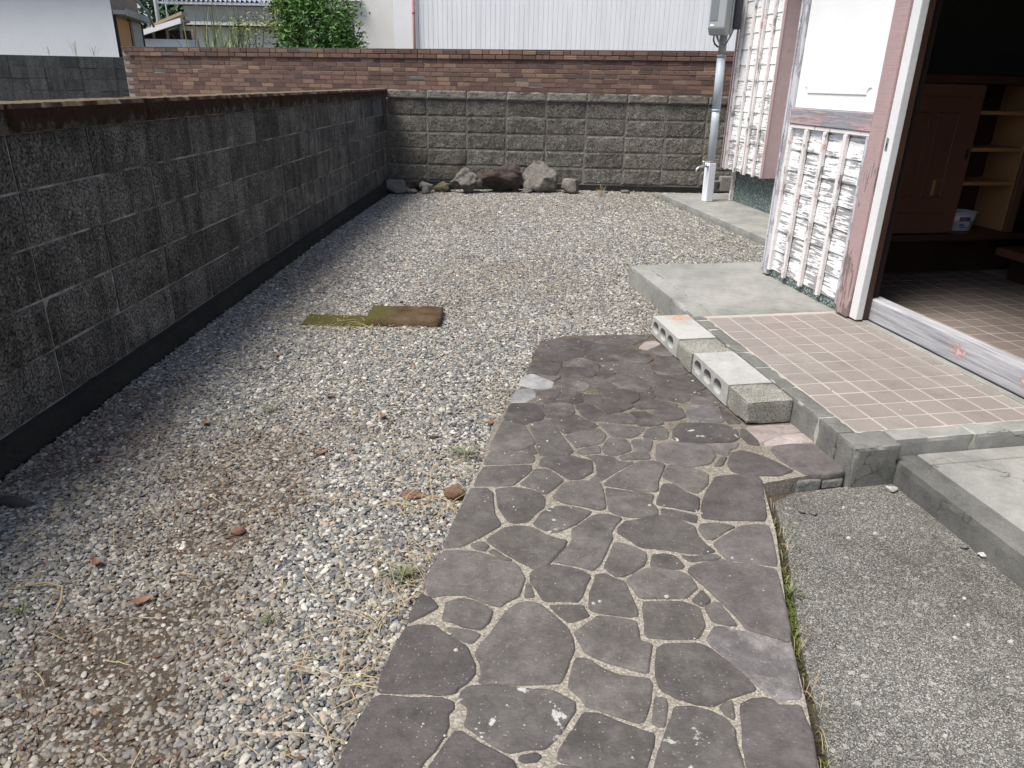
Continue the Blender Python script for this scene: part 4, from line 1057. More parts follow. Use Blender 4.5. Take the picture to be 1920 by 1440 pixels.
setp(o, 'pale hollow concrete block second from the near end, with a bare whitish top', 'concrete block', g)
o = part('concrete_block', worn(sa - .008, sb, .947, 1.134, .043, .135, .003, .005, .012), M_CBLK, None)
setp(o, 'rough grey solid half block between the two pale hollow blocks by the porch', 'concrete block', g)
o = part('concrete_block', hollow_block(sa, sb, 1.138, 1.512, .043, .1385, 3), M_CBLKR)
setp(o, 'pale hollow concrete block with a rust stain at the far end of the row', 'concrete block', g)

# ================================================================ meter pole
px, py = 1.985, 8.34
def lean(z): return px - .018 * z
pole = thing('meter_pole', 'grey conduit pole in a white square sleeve carrying a meter box and a tap', 'pole', (px, py, .073))
part('conduit', tube([(lean(z), py, z) for z in (.40, .9, 1.02)], .0415, 20), M_PIPE, pole, True)
part('conduit', tube([(lean(z), py, z) for z in (1.02, 1.55)], .0445, 20), M_PIPE, pole, True)
part('conduit', tube([(lean(z), py, z) for z in (1.5, 3.1)], .040, 20), M_METER, pole, True)
part('collar', tube([(lean(z), py, z) for z in (1.015, 1.03)], .0468, 20), M_PIPE, pole, True)
part('collar', tube([(lean(z), py, z) for z in (1.535, 1.56)], .049, 20), M_METER, pole, True)
def rotbox(cx, cy, z0, z1, wx, wy, a, dx=0):
    v, f = box(-wx / 2, wx / 2, -wy / 2, wy / 2, z0, z1); ca, sa_ = math.cos(a), math.sin(a)
    return [(cx + x * ca - y * sa_ + (lean(z) - px if dx else 0), cy + x * sa_ + y * ca, z) for x, y, z in v], f
slv = part('sleeve', rotbox(px, py, .073, .485, .088, .088, R(24), 1), M_PVC, pole, bevel=.006, seg=2)
part('sleeve_rim', rotbox(px, py, .486, .503, .084, .084, R(24), 1), M_WEATHERWOOD, pole, bevel=.003)
tp = part('tap', tube([(px - .03, py - .03, .452), (px - .115, py - .075, .452), (px - .15, py - .093, .445), (px - .175, py - .105, .425), (px - .185, py - .11, .395)], [.012, .012, .011, .011, .010], 10), M_STEEL, pole, True)
part('tap_handle', tube([(px - .10, py - .068, .455), (px - .10, py - .068, .492), (px - .10, py - .068, .50), (px - .10, py - .068, .508)], [.008, .007, .02, .019], 10), M_STEEL, tp, True)
part('tap_flange', tube([(px - .045, py - .038, .452), (px - .055, py - .043, .452)], .02, 12), M_STEEL, tp, True)
# meter box, front turned to the left
ca = R(-42)
def mb(nm, x0, x1, y0, y1, z0, z1, mat, bev, par, cz=0, seg=2):
    v, f = box(x0, x1, y0, y1, z0, z1); c, s_ = math.cos(ca), math.sin(ca)
    return part(nm, ([(1.955 + x * c - y * s_, py - .02 + x * s_ + y * c, z) for x, y, z in v], f), mat, par, bevel=bev, seg=seg)
prof = [(-.055, 1.735), (-.135, 1.735), (-.172, 1.80), (-.172, 2.13), (-.15, 2.16), (-.055, 2.16)]
def profbox(pr, x0, x1):
    n = len(pr); c, s_ = math.cos(ca), math.sin(ca); V = []
    for x in (x0, x1):
        for y, z in pr: V.append((1.955 + x * c - y * s_, py - .02 + x * s_ + y * c, z))
    F = [tuple(range(n)), tuple(range(n, 2 * n))[::-1]] + [(i, n + i, n + (i + 1) % n, (i + 1) % n) for i in range(n)]
    return V, F
mbx = part('meter_box', profbox(prof, -.105, .085), M_METER, pole, bevel=.014, seg=3)
part('meter_back', profbox([(-.02, 1.745), (-.052, 1.745), (-.052, 2.15), (-.02, 2.15)], -.11, .09), M_METER, pole, bevel=.006, seg=2)
mb('meter_window', -.085, .0, -.1755, -.1725, 1.865, 2.10, M_METERWIN, .002, mbx)
mb('meter_label', -.075, -.035, -.1752, -.1722, 1.815, 1.832, M_PVC, .001, mbx)
part('latch', tube([(1.925, 8.19, 1.945), (1.92, 8.182, 1.945)], .009, 10), M_STEEL, mbx, True)
bb = part('junction_box', rotbox(2.055, py - .01, 1.80, 2.075, .105, .13, R(-18)), M_BLACKBOX, pole, bevel=.01, seg=2)
for z in (1.80, 2.03):
    part('strap', tube([(lean(z), py, z), (lean(z), py, z + .03)], .047, 18), M_STEEL, pole, True)
    part('bracket', rotbox(2.0, py - .045, z, z + .03, .05, .018, R(-10)), M_STEEL, pole, bevel=.003)
def catenary(a, b, sag, n=14):
    a, b = Vector(a), Vector(b)
    return [a.lerp(b, k / n) + Vector((0, 0, -sag * (1 - (2 * k / n - 1) ** 2))) for k in range(n + 1)]
part('cable', tube(catenary((1.865, 8.24, 1.75), (2.02, 8.28, 1.81), .155), .0065, 8), M_CABLE, pole, True)
part('cable', tube(catenary((1.85, 8.25, 1.75), (2.04, 8.29, 1.81), .13), .0065, 8), M_CABLE, pole, True)
part('cable', tube([(1.835, 8.25, 1.75), (1.835, 8.25, 1.69), (1.855, 8.26, 1.655), (1.90, 8.30, 1.63)], .0085, 8), M_BLACKBOX, pole, True)
# ================================================================ rocks and rubble along the back wall
def rock(name, label, cat, x0, x1, y, z0, z1, dep, mat, seed, cuts=5, rough=.28, peak=0, group='rocks along the foot of the back wall', sub=4, sq=0):
    bm = bmesh.new(); bmesh.ops.create_icosphere(bm, subdivisions=sub, radius=1.0)
    r = random.Random(seed)
    pls = [(Vector((r.gauss(0, 1), r.gauss(0, 1), r.gauss(0, 1))).normalized(), r.uniform(.55, .85)) for _ in range(cuts + 3)]
    if sq: pls += [(Vector(d).normalized(), sq) for d in ((1, .1, .1), (-1, .05, .1), (.05, 0, 1), (0, -1, .1), (.1, 1, 0))]
    for v in bm.verts:
        p = v.co.copy()
        for n, d in pls:
            k = p.dot(n)
            if k > d: p -= n * (k - d) * .98
        o = Vector((seed * 3.1, seed * 1.7, 0))
        p *= 1 + rough * mnoise.noise(p * 1.4 + o) + rough * .4 * mnoise.noise(p * 3.6 + o) + rough * .16 * mnoise.noise(p * 9 + o)
        if peak: p.x *= 1 - .48 * max(0, p.z + .1) * peak; p.z *= 1 + .25 * max(0, p.z)
        v.co = p
    co = np.array([v.co for v in bm.verts]); lo, hi = co.min(0), co.max(0)
    for v in bm.verts:
        q = (np.array(v.co) - lo) / (hi - lo)
        v.co = ((q[0] - .5) * (x1 - x0), (q[1] - .5) * dep, q[2] * (z1 - z0))
    me = bpy.data.meshes.new(name); bm.to_mesh(me); bm.free(); me.materials.append(mat)
    me.polygons.foreach_set('use_smooth', [True] * len(me.polygons))
    return setp(link(name, me, None, ((x0 + x1) / 2, y, z0)), label, cat, group)
rock('rock', 'angular grey rock at the left corner of the back wall', 'rock', -1.74, -1.49, 9.10, -.06, .135, .22, M_RK_GREY, 3, 6, .12, sq=.72)
rock('rock', 'flat dark rock lying behind the round pale stone', 'rock', -1.56, -1.30, 9.30, -.03, .115, .18, M_RK_DARK, 5, 5, .2)
rock('rock', 'smooth rounded pale grey stone near the left corner', 'rock', -1.345, -1.165, 9.14, -.03, .115, .15, M_RK_GREY, 8, 1, .1)
rock('rock', 'small mossy brown rock left of the gnarled boulder', 'rock', -1.18, -.94, 9.22, -.03, .11, .18, M_RK_MOSS, 11, 3, .35)
rock('rock', 'gnarled pinkish brown boulder leaning on the dark boulder', 'rock', -.97, -.56, 9.12, -.035, .29, .30, M_RK_BROWN, 14, 5, .42, .6, sub=5)
rock('rock', 'largest dark brown boulder in the middle of the rocks', 'rock', -.64, -.075, 9.18, -.02, .345, .34, M_RK_DARK, 21, 6, .3, sub=5)
rock('rock', 'pointed tan boulder at the right of the dark boulder', 'rock', -.10, .355, 9.20, -.01, .385, .32, M_RK_TAN, 27, 4, .2, .9, sub=5)
rock('rock', 'small wedge of stone in front of the pointed tan boulder', 'rock', -.09, .045, 9.07, -.01, .07, .12, M_RK_BROWN, 31, 4, .25)
rock('rock', 'squarish broken tan stone right of the boulders', 'rock', .39, .61, 9.13, -.01, .19, .18, M_RK_TAN, 37, 3, .1, sq=.7)
rock('rock', 'small grey stone at the foot of the back wall near the slab', 'rock', .88, .98, 9.25, -.005, .045, .08, M_RK_GREY, 41, 4, .2)
rock('rock', 'small pale flat stone by the wall footing next to the slab corner', 'rock', 1.13, 1.26, 9.28, .0, .055, .09, M_RK_TAN, 43, 4, .2)
for i, (x, y, s) in enumerate(((-1.42, 9.08, .07), (-1.50, 9.12, .06), (-1.25, 9.02, .05))):
    rock('rock', ['small grey cobble between the left corner rock and the round stone', 'small brown cobble beside the left corner rock', 'small cobble in front of the round pale stone'][i], 'rock', x - s, x + s, y, -.03, .03 + .02 * i % 2, s * 1.6, [M_RK_GREY, M_RK_BROWN, M_RK_TAN][i], 50 + i, 3, .25, sub=3)
cbz = .072
o = part('concrete_block', rotbox(2.41, 9.24, cbz, cbz + .175, .17, .10, R(4)), M_CBLK, None, bevel=.01, seg=2)
setp(o, 'upright weathered concrete block on the slab behind the meter pole', 'concrete block')
o = part('concrete_block', hollow_block(.0, .06, .0, .12, 0, .12, 1), M_CBLK)
o.location = (2.272, 9.20, cbz); o.rotation_euler = (0, 0, R(-70))
setp(o, 'small broken hollow block piece beside the upright block behind the meter pole', 'concrete block')

# ---- two mossy slabs half sunk in the gravel
def rough_slab(x0, x1, y0, y1, z0, z1, seed, rz=0):
    nx, ny = 22, 10; V, F = [], []
    for j in range(ny + 1):
        for i in range(nx + 1):
            x = x0 + (x1 - x0) * i / nx; y = y0 + (y1 - y0) * j / ny
            e = min(i, nx - i, j * 2, (ny - j) * 2) / 2.0
            z = z1 - (.010 if e == 0 else .0035 if e < 1 else 0) + .006 * mnoise.noise((x * 14, y * 14, seed)) + .003 * mnoise.noise((x * 40, y * 40, seed))
            wob = .006 * mnoise.noise((x * 20, y * 20, seed + 5))
            V.append((x + wob, y + wob, z))
    id_ = lambda i, j: j * (nx + 1) + i
    for j in range(ny):
        for i in range(nx): F.append((id_(i, j), id_(i + 1, j), id_(i + 1, j + 1), id_(i, j + 1)))
    ring = [id_(i, 0) for i in range(nx + 1)] + [id_(nx, j) for j in range(1, ny + 1)] + [id_(i, ny) for i in range(nx - 1, -1, -1)] + [id_(0, j) for j in range(ny - 1, 0, -1)]
    b0 = len(V); m = len(ring)
    for k in ring: V.append((V[k][0], V[k][1], z0))
    for k in range(m): F.append((ring[(k + 1) % m], ring[k], b0 + k, b0 + (k + 1) % m))
    F.append(tuple(range(b0, b0 + m)))
    return V, F
o = part('mossy_slab', rough_slab(-1.215, -.845, 3.73, 3.915, -.03, .030, 3), M_MOSSB, None, True)
setp(o, 'green mossy slab sunk in the gravel, the one nearer the black wall', 'slab', 'mossy slabs in the gravel')
o = part('mossy_slab', rough_slab(-.87, -.465, 3.755, 4.03, -.03, .060, 9), M_MOSSB, None, True)
o.rotation_euler.z = R(2)
setp(o, 'brown mossy slab lying on the gravel, the one nearer the stone path', 'slab', 'mossy slabs in the gravel')

# ---- dry leaves, shards, driftwood
def leaf_mesh(nm, ln, wd, curl, seed):
    r = random.Random(seed); V, F = [], []; n = 8
    for i in range(n + 1):
        u = i / n; w = wd * math.sin(math.pi * u ** .8) * (.9 + .2 * r.random()) + .0004
        x = (u - .5) * ln; zc = curl * (2 * u - 1) ** 2 * ln
        for s in (-1, 0, 1): V.append((x, s * w / 2, zc + (.35 * wd * abs(s)) * curl * 2 + .002 * r.random()))
    for i in range(n):
        for s in range(2): F.append((i * 3 + s, i * 3 + s + 1, i * 3 + s + 4, i * 3 + s + 3))
    return mesh(nm, V, F, M_DLEAF, True)
lv = [leaf_mesh('dry_leaf', .052, .024, .16, 1), leaf_mesh('dry_leaf', .042, .026, .22, 2), leaf_mesh('dry_leaf', .06, .02, .14, 3)]
for i, (x, y, a, lab) in enumerate(((-1.178, 3.25, .3, 'dry brown leaf on the gravel between the black wall and the mossy slab'), (-1.207, 2.49, 1.9, 'curled brown leaf lying alone in the shade of the black wall'),
        (-.715, 2.285, .8, 'reddish dry leaf on the sunny gravel left of the path middle'), (-.81, 2.78, .1, 'small orange-brown leaf on the gravel below the mossy slabs'),
        (-1.144, 1.615, 2.4, 'crumpled rust-brown leaf in the lower left gravel'), (-.125, 2.57, 1.2, 'tan dry leaf against the left edge of the path, farther up'),
        (-.336, 2.437, .5, 'brown leaf on the gravel a step left of the path edge'), (-1.468, 3.25, 2.9, 'thin brown leaf close to the foot of the black wall'),
        (-.95, 1.47, .7, 'small dark leaf low in the gravel near the bottom left'), (-.55, 2.6, 2.1, 'pale tan leaf on the gravel between the lone reddish leaf and the path'))):
    o = link('dry_leaf', lv[i % 3], None, (x, y, float(gz(np.array(x), np.array(y))) + .010)); o.rotation_euler = (random.uniform(-.2, .2), random.uniform(-.2, .2), a)
    setp(o, lab, 'leaf', 'dry leaves on the gravel')
rock('brick_shard', 'small terracotta shard in the gravel left of the path', 'shard', -.845, -.80, 1.79, .005, .032, .035, M_SHARD, 61, 5, .2, group='terracotta shards', sub=3)
rock('brick_shard', 'flat terracotta shard among straw near the path edge', 'shard', -.385, -.30, 2.022, .005, .035, .05, M_SHARD, 62, 5, .2, group='terracotta shards', sub=3)
rock('brick_shard', 'larger terracotta shard resting against the left edge of the path', 'shard', -.245, -.17, 2.02, .01, .065, .06, M_SHARD, 63, 5, .25, group='terracotta shards', sub=3)
o = part('driftwood', tube([(-1.625, 1.915, .016), (-1.585, 1.908, .022), (-1.545, 1.90, .022), (-1.505, 1.902, .016)], [.010, .019, .018, .010], 10), M_LOG, None, True)
setp(o, 'short dark piece of wood on the gravel by the black wall at left edge', 'wood')
o = part('wire_piece', tube([(-1.31, 1.50, .02), (-1.22, 1.52, .03), (-1.165, 1.50, .034), (-1.14, 1.45, .03), (-1.135, 1.40, .018)], .0028, 6), M_STRAW, None, True)
setp(o, 'curved tan stalk hooked over the gravel at the left edge', 'stalk')

# ---- straw (uncountable) and weeds
def ribbon(V, F, pts, w):
    b = len(V); n = len(pts)
    for i, p in enumerate(pts):
        d = (Vector(pts[min(i + 1, n - 1)]) - Vector(pts[max(i - 1, 0)])); s = Vector((-d.y, d.x, 0)); s = s.normalized() if s.length > 1e-6 else Vector((1, 0, 0))
        k = w * (1 - .75 * abs(2 * i / (n - 1) - 1) ** 3) / 2
        V.append(tuple(Vector(p) + s * k)); V.append(tuple(Vector(p) - s * k + Vector((0, 0, .0006))))
    for i in range(n - 1): F.append((b + 2 * i, b + 2 * i + 1, b + 2 * i + 3, b + 2 * i + 2))
V, F = [], []
def edge_x(y): return np.interp(y, [.6, .965, 1.185, 1.423, 1.547, 1.725, 2.051, 2.221, 2.534, 2.977, 3.5], [-.35, -.333, -.3, -.259, -.236, -.21, -.169, -.133, -.111, .003, .077])
for i in range(760):
    if i < 300: y = random.choice((random.uniform(.9, 1.75), random.uniform(1.2, 1.7), random.uniform(1.9, 2.35))); x = float(edge_x(y)) - abs(random.gauss(0, .15)) - .012
    elif i < 540: y = random.uniform(1.0, 4.2); x = random.uniform(-1.5, -.2)
    else: y = random.gauss(3.72, .12); x = random.gauss(-.95, .2)
    ln = random.choice((.03, .05, .07, .1)) * random.uniform(.7, 1.5); a = random.uniform(0, 6.28); z = .016 + random.uniform(0, .014); cv = random.gauss(0, .28)
    if i % 9 == 0 and i < 540: ln = random.uniform(.14, .3); z = .03
    pts = []
    for k in range(6):
        u = k / 5; aa = a + cv * (u - .5); pts.append((x + ln * (u - .5) * math.cos(aa), y + ln * (u - .5) * math.sin(aa), z + ln * .1 * math.sin(math.pi * u) * random.uniform(.5, 1)))
    if max(p[0] - float(edge_x(p[1])) for p in pts) > .03 and random.random() < .8: continue
    ribbon(V, F, pts, random.uniform(.0011, .0026))
for i in range(45):                                        # dead grass in the gap beside the apron
    y = random.uniform(.9, 2.1); x = float(np.interp(y, [.965, 1.2, 1.39, 1.845, 2.136], [.578, .63, .665, .768, .81])) + random.uniform(.005, .04); a = random.gauss(1.4, .6); ln = random.uniform(.03, .09)
    ribbon(V, F, [(x + ln * u * math.cos(a), y + ln * u * math.sin(a), -.012 + .025 * math.sin(3.14 * u)) for u in (0, .25, .5, .75, 1)], .0015)
setp(link('dry_grass', mesh('dry_grass', V, F, M_STRAW, True)), 'dead straw strewn over the gravel beside the path', 'straw', kind='stuff')

V, F = [], []
for i in range(14000):
    x, y = random.uniform(-1.68, .9), random.choice((random.uniform(.6, 4.5), random.uniform(.6, 9.2)))
    if y < 3.7 and x > float(edge_x(y)) - .01: continue
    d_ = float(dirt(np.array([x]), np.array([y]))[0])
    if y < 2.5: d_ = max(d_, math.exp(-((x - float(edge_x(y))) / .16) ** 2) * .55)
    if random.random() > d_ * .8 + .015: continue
    a = random.uniform(0, 6.28); l = random.uniform(.004, .013); z = float(gz(np.array(x), np.array(y))) + random.uniform(.003, .0085); w_ = l * random.uniform(.2, .5); b = len(V)
    ca_, sa_ = math.cos(a), math.sin(a)
    V += [(x - l * ca_, y - l * sa_, z), (x + w_ * sa_, y - w_ * ca_, z + .001), (x + l * ca_, y + l * sa_, z + random.uniform(0, .003)), (x - w_ * sa_, y + w_ * ca_, z + .0015)]
    F += [(b, b + 1, b + 2, b + 3)]
setp(link('leaf_litter', mesh('leaf_litter', V, F, M_LITTER)), 'brown leaf crumbs and dirt flakes between the pebbles', 'litter', kind='stuff')
def tuft(name, label, x, y, z, n, h, spread, mat, group, w=.003, cat='weed'):
    V, F = [], []
    for i in range(n):
        a = random.uniform(0, 6.28); d = random.uniform(.2, 1) * spread; hh = h * random.uniform(.5, 1); r0 = random.uniform(0, spread * .35)
        ribbon(V, F, [(r0 * math.cos(a) + d * u * u * math.cos(a), r0 * math.sin(a) + d * u * u * math.sin(a), hh * math.sin(1.6 * u)) for u in (0, .25, .5, .75, 1)], w)
    o = link(name, mesh(name, V, F, mat, True), None, (x, y, z)); return setp(o, label, cat, group)
for i, (x, y, z, n, h, s, lab) in enumerate(((-.31, 1.60, .01, 46, .035, .06, 'grey-green weed tuft touching the left edge of the path near the straw'), (-.20, 2.30, .01, 40, .035, .07, 'weed tuft with dead straw where the path edge bends'),
        (-.93, 3.67, .015, 10, .03, .02, 'tiny green sprout in front of the brown mossy slab'), (-.80, 3.60, .015, 10, .03, .02, 'tiny green sprout on the gravel just below the slabs'),
        (.735, 1.62, -.02, 30, .035, .05, 'green weed in the gap between path and concrete apron'), (-1.22, 1.42, .01, 26, .025, .04, 'low green weed in the gravel near the bottom left corner'),
        (-.60, 1.42, .01, 18, .03, .04, 'small green weed alone in the open gravel'), (-1.0, 2.63, .012, 22, .025, .05, 'faint weed in the shaded gravel halfway up the wall'), (.86, 8.9, .0, 26, .16, .1, 'thin dry weed at the foot of the back wall right of the boulders'))):
    tuft('weed', lab, x, y, z, n, h, s, M_WEED if i != 8 else M_STRAW, 'weeds in the gravel')
# moss cushion line in the apron gap
V, F = [], []
for i in range(900):
    y = random.choice((random.gauss(1.62, .06), random.gauss(1.5, .07), random.uniform(1.0, 2.0))); x = float(np.interp(y, [.965, 1.2, 1.39, 1.845, 2.136], [.578, .63, .665, .768, .81])) + random.uniform(.004, .035)
    a = random.uniform(0, 6.28); l = random.uniform(.004, .012)
    ribbon(V, F, [(x, y, -.022), (x + l * .4 * math.cos(a), y + l * .4 * math.sin(a), -.014), (x + l * math.cos(a), y + l * math.sin(a), -.012)], .004)
setp(link('moss', mesh('moss', V, F, M_MOSS, True)), 'green moss in the gap between path and concrete apron', 'moss', kind='stuff')
# fallen white pebbles on the apron and porch edge
for i, (x, y, z, s, lab) in enumerate(((1.262, 2.185, -.008, .022, 'white stone against the porch corner block'), (.905, 2.03, -.006, .012, 'tan pebble on the apron beside the path corner'), (.94, 2.02, -.006, .011, 'grey pebble next to the tan pebble on the apron'),
        (1.33, 1.86, -.006, .013, 'dark grey pebble on the apron close to the step edge'), (1.36, 1.82, -.006, .014, 'white flake on the apron below the dark grey pebble'), (.70, 3.60, .042, .016, 'white pebble on the path at the far end of the block row'))):
    rock('pebble', lab, 'pebble', x - s, x + s, y, z, z + s * .9, s * 1.5, [M_CBLKL, M_RK_TAN, M_RK_GREY, M_RK_GREY, M_CBLKL, M_CBLKL][i], 80 + i, 4, .3, group='stray pebbles on the paving', sub=3)

# ---- grit and tiny pebbles kicked onto the paving
V, F = [], []
for i in range(420):
    u = random.random()
    if u < .6: x, y, z = random.uniform(-.25, .9), random.uniform(1.0, 3.6), .0405
    elif u < .75: s_, t_ = random.uniform(.1, .85), random.uniform(.1, 2.6); x, y, z = hw(s_, t_, .1405)
    else: x, y, z = random.uniform(.85, 1.35), random.uniform(1.0, 2.1), -.008
    if u < .6 and not pip(np.array([x]), np.array([y]), PATH)[0]: continue
    if u >= .75 and x > 1.12 + (2.2 - y) * .18: continue
    r = random.uniform(.0012, .0034) if random.random() < .9 else random.uniform(.004, .0075); b = len(V)
    a0_ = random.uniform(0, 6.28)
    ring_ = [(x + r * (1 + .3 * math.sin(3 * k + i)) * math.cos(a0_ + k * 1.047), y + r * .8 * math.sin(a0_ + k * 1.047)) for k in range(6)]
    V += [(p_[0], p_[1], z) for p_ in ring_] + [(x + (p_[0] - x) * .8, y + (p_[1] - y) * .8, z + r * .7) for p_ in ring_] + [(x, y, z + r)]
    F += [(b + k, b + (k + 1) % 6, b + 6 + (k + 1) % 6, b + 6 + k) for k in range(6)] + [(b + 6 + k, b + 6 + (k + 1) % 6, b + 12) for k in range(6)]
setp(link('grit', mesh('grit', V, F, M_CBLKL, True)), 'pale grit and tiny pebbles scattered over the paving', 'grit', kind='stuff')

# ================================================================ neighbours behind the brick wall
# white corrugated building with a pink downpipe
wb = thing('neighbour_building', 'white corrugated steel building behind the right half of the brick wall', 'building', (1.5, 17, -.05))
def corrugated(x0, x1, y, z0, z1, pitch, dep, fr=.22):
    xs = []; x = x0
    while x < x1:
        xs += [(x, 0), (x + pitch * fr * .3, dep), (x + pitch * fr * .7, dep), (x + pitch * fr, 0)]; x += pitch
    xs.append((x1, 0)); V, F = [], []
    for z in (z0, z1):
        for a, d in xs: V.append((a, y + d, z))
    n = len(xs)
    for i in range(n - 1): F.append((i, i + 1, n + i + 1, n + i))
    return V, F
part('corrugated_wall', corrugated(-2.20, 6.5, 15.5, -.05, 4.6, .0915, .009, .16), M_CORR, wb)
part('flat_wall', box(-2.68, -2.205, 15.49, 15.7, -.05, 4.6), M_WHITE, wb)
part('wall_body', box(-2.66, 6.5, 15.72, 19.5, -.05, 4.6), M_CORR, wb)
part('roof', box(-2.9, 6.8, 15.3, 19.8, 4.62, 4.75), M_GREYROOF, wb)
dp = part('downpipe', tube([(-2.285, 15.44, -.05), (-2.285, 15.44, 4.5)], .028, 12), M_PIPEPINK, wb, True)
for z in (1.0, 2.42, 3.9): part('pipe_bracket', tube([(-2.285, 15.44, z), (-2.285, 15.44, z + .02)], .032, 12), M_DARKWOOD, dp, True)
# grey stucco building between bush and white building
gb = thing('neighbour_building', 'grey stucco building between the leafy bush and the white corrugated building', 'building', (-3.3, 17.5, -.05))
part('wall', box(-3.66, -2.80, 16.5, 19, -.05, 4.2), M_STUCCO, gb)
part('corner_gap', box(-2.795, -2.70, 16.7, 19, -.05, 4.2), M_DARK, gb)
part('porch_wall', box(-4.6, -3.665, 17.3, 19, -.05, 2.62), M_CREAM, gb)
part('soffit', box(-5.2, -3.50, 16.35, 17.6, 2.70, 2.80), M_FASCIA, gb)
# house at the far left with corrugated side and ochre door
lh = thing('neighbour_house', 'white ribbed steel outbuilding with an ochre door at the far left', 'house', (-11, 18, -.05))
part('ribbed_wall', corrugated(-15.5, -8.9, 17.0, -.05, 3.6, .05, .0016, .5), M_CORR2, lh)
a0, a1 = Vector((-8.9, 17.0, 0)), Vector((-9.62, 19.6, 0)); ad = (a1 - a0).normalized(); an = Vector((ad.y, -ad.x, 0))
def side(u0, u1, w0, w1, z0, z1):
    v = []
    for z in (z0, z1):
        for u, w in ((u0, w0), (u1, w0), (u1, w1), (u0, w1)): p = a0 + ad * u + an * w; v.append((p.x, p.y, z))
    return v, BF
part('side_wall', side(0.08, 2.75, -.10, 0, -.05, 3.6), M_WEATHERWOOD, lh)
part('door', side(.10, 1.35, .003, .03, -.05, 2.36), M_ORANGE, lh)
part('door_frame', side(.03, .095, .003, .05, -.05, 2.40), M_DARK, lh)
part('door_frame', side(1.36, 1.58, .003, .05, -.05, 2.40), M_DARKWOOD, lh)
part('shutter_panel', side(1.59, 2.62, .003, .035, -.05, 2.38), M_GREYPANEL, lh)
part('door_frame', side(2.63, 2.74, .003, .05, -.05, 2.40), M_DARK, lh)
cn = part('canopy', side(.02, 2.85, .003, .26, 2.42, 2.50), M_GREYPANEL, lh)
part('fascia', side(.02, 2.85, .262, .28, 2.40, 2.53), M_GREYPANEL, cn)
part('roof', ([(-16, 16.5, 3.62), (-8.2, 16.5, 3.62), (-9.0, 20.2, 3.62), (-16, 20.2, 3.62), (-16, 16.5, 3.72), (-8.2, 16.5, 3.72), (-9.0, 20.2, 3.72), (-16, 20.2, 3.72)], BF), M_GREYROOF, lh)
part('eave_strut', tube([(-9.15, 18.0, 3.1), (-8.75, 18.3, 2.55), (-8.95, 18.9, 2.3)], .03, 6), M_GREYPANEL, lh)
# house in the middle distance, silver tiles
K = 1.5
mh = thing('neighbour_house', 'pale blue house with silver scalloped roof tiles in the middle distance', 'house', (-12, 38, -.05))
part('wall', box(-15.6, -6.5, 36.05, 42, -.05, 4.12), M_BLUEWALL, mh)
part('lower_wall', box(-15.5, -6.5, 35.2, 36.04, -.05, 3.25), M_CREAM, mh)
part('lower_canopy', box(-15.75, -6.4, 34.7, 36.04, 3.30, 3.42), M_GREYPANEL, mh)
part('gutter', box(-15.8, -6.4, 34.62, 34.69, 3.28, 3.36), M_CREAM, mh)
for x in (-15.45, -12.9, -10.2): part('wall_post', box(x, x + .14, 35.12, 35.19, -.05, 3.25), M_GREYPANEL, mh)
part('gutter', box(-16.3, -6.2, 35.0, 35.08, 4.10, 4.19), M_FASCIA, mh)
part('soffit', box(-16.3, -6.2, 35.09, 36.04, 4.15, 4.2), M_FASCIA, mh)
V, F = [], []; nxx, nyy = 400, 16
for j in range(nyy + 1):
    for i in range(nxx + 1):
        x = -16.4 + 10.3 * i / nxx; ph = (x / .21) % 1.0
        wv = .05 * math.sin(2 * math.pi * ph) + .018 * math.sin(4 * math.pi * ph)
        V.append((x, 34.95 + .28 * j, 4.24 + .135 * j + wv))
        V.append((x, 34.95 + .28 * j, 4.24 + .135 * j + wv + .045))
for j in range(nyy):
    for i in range(nxx):
        a = (j * (nxx + 1) + i) * 2; b = ((j + 1) * (nxx + 1) + i) * 2
        F.append((a, a + 2, a + 3, a + 1)); F.append((a + 1, a + 3, b + 2, b))
part('roof', (V, F), M_KAWARA, mh, True)
# small lean-to left of it
ls = thing('lean_to_shed', 'low lean-to shed with a white sloping fascia left of the pale blue house', 'shed', (-13.2, 29, -.05))
kx = 28 / 21
part('wall', box(-14.2, -12.2, 28.2, 28.8, -.05, 2.42), M_BLUEWALL, ls)
part('upper_gap', box(-13.9, -12.25, 28.4, 28.7, 2.43, 2.72), M_DARK, ls)
for x in (-13.5, -13.0, -12.5, -12.1): part('stud', box(x, x + .08, 28.3, 28.39, 2.43, 2.75), M_WEATHERWOOD, ls)
def slope(x0, z0, x1, z1, y0, y1, th): return [(x0, y0, z0), (x1, y0, z1), (x1, y1, z1), (x0, y1, z0), (x0, y0, z0 + th), (x1, y0, z1 + th), (x1, y1, z1 + th), (x0, y1, z0 + th)], BF
part('fascia', slope(-13.95, 2.43, -12.25, 2.92, 27.9, 27.98, .17), M_FASCIA, ls)
part('roof', slope(-13.95, 2.50, -12.25, 2.99, 27.985, 28.7, .08), M_GREYROOF, ls)
part('back_roof', slope(-13.9, 2.85, -12.75, 3.28, 29.2, 29.7, .10), M_OLDROOF, ls)
# utility pole and mast behind
o = part('utility_pole', tube([(-16.05, 34.4, -.05), (-16.05, 34.4, 9)], [.09, .075], 12), M_STUCCO, None, True); setp(o, 'pale concrete utility pole behind the lean-to shed', 'pole')
o = part('mast', tube([(-15.0, 33.0, -.05), (-15.0, 33.0, 7)], [.03, .025], 8), M_STEEL, None, True); setp(o, 'thin steel mast beside the utility pole', 'mast')

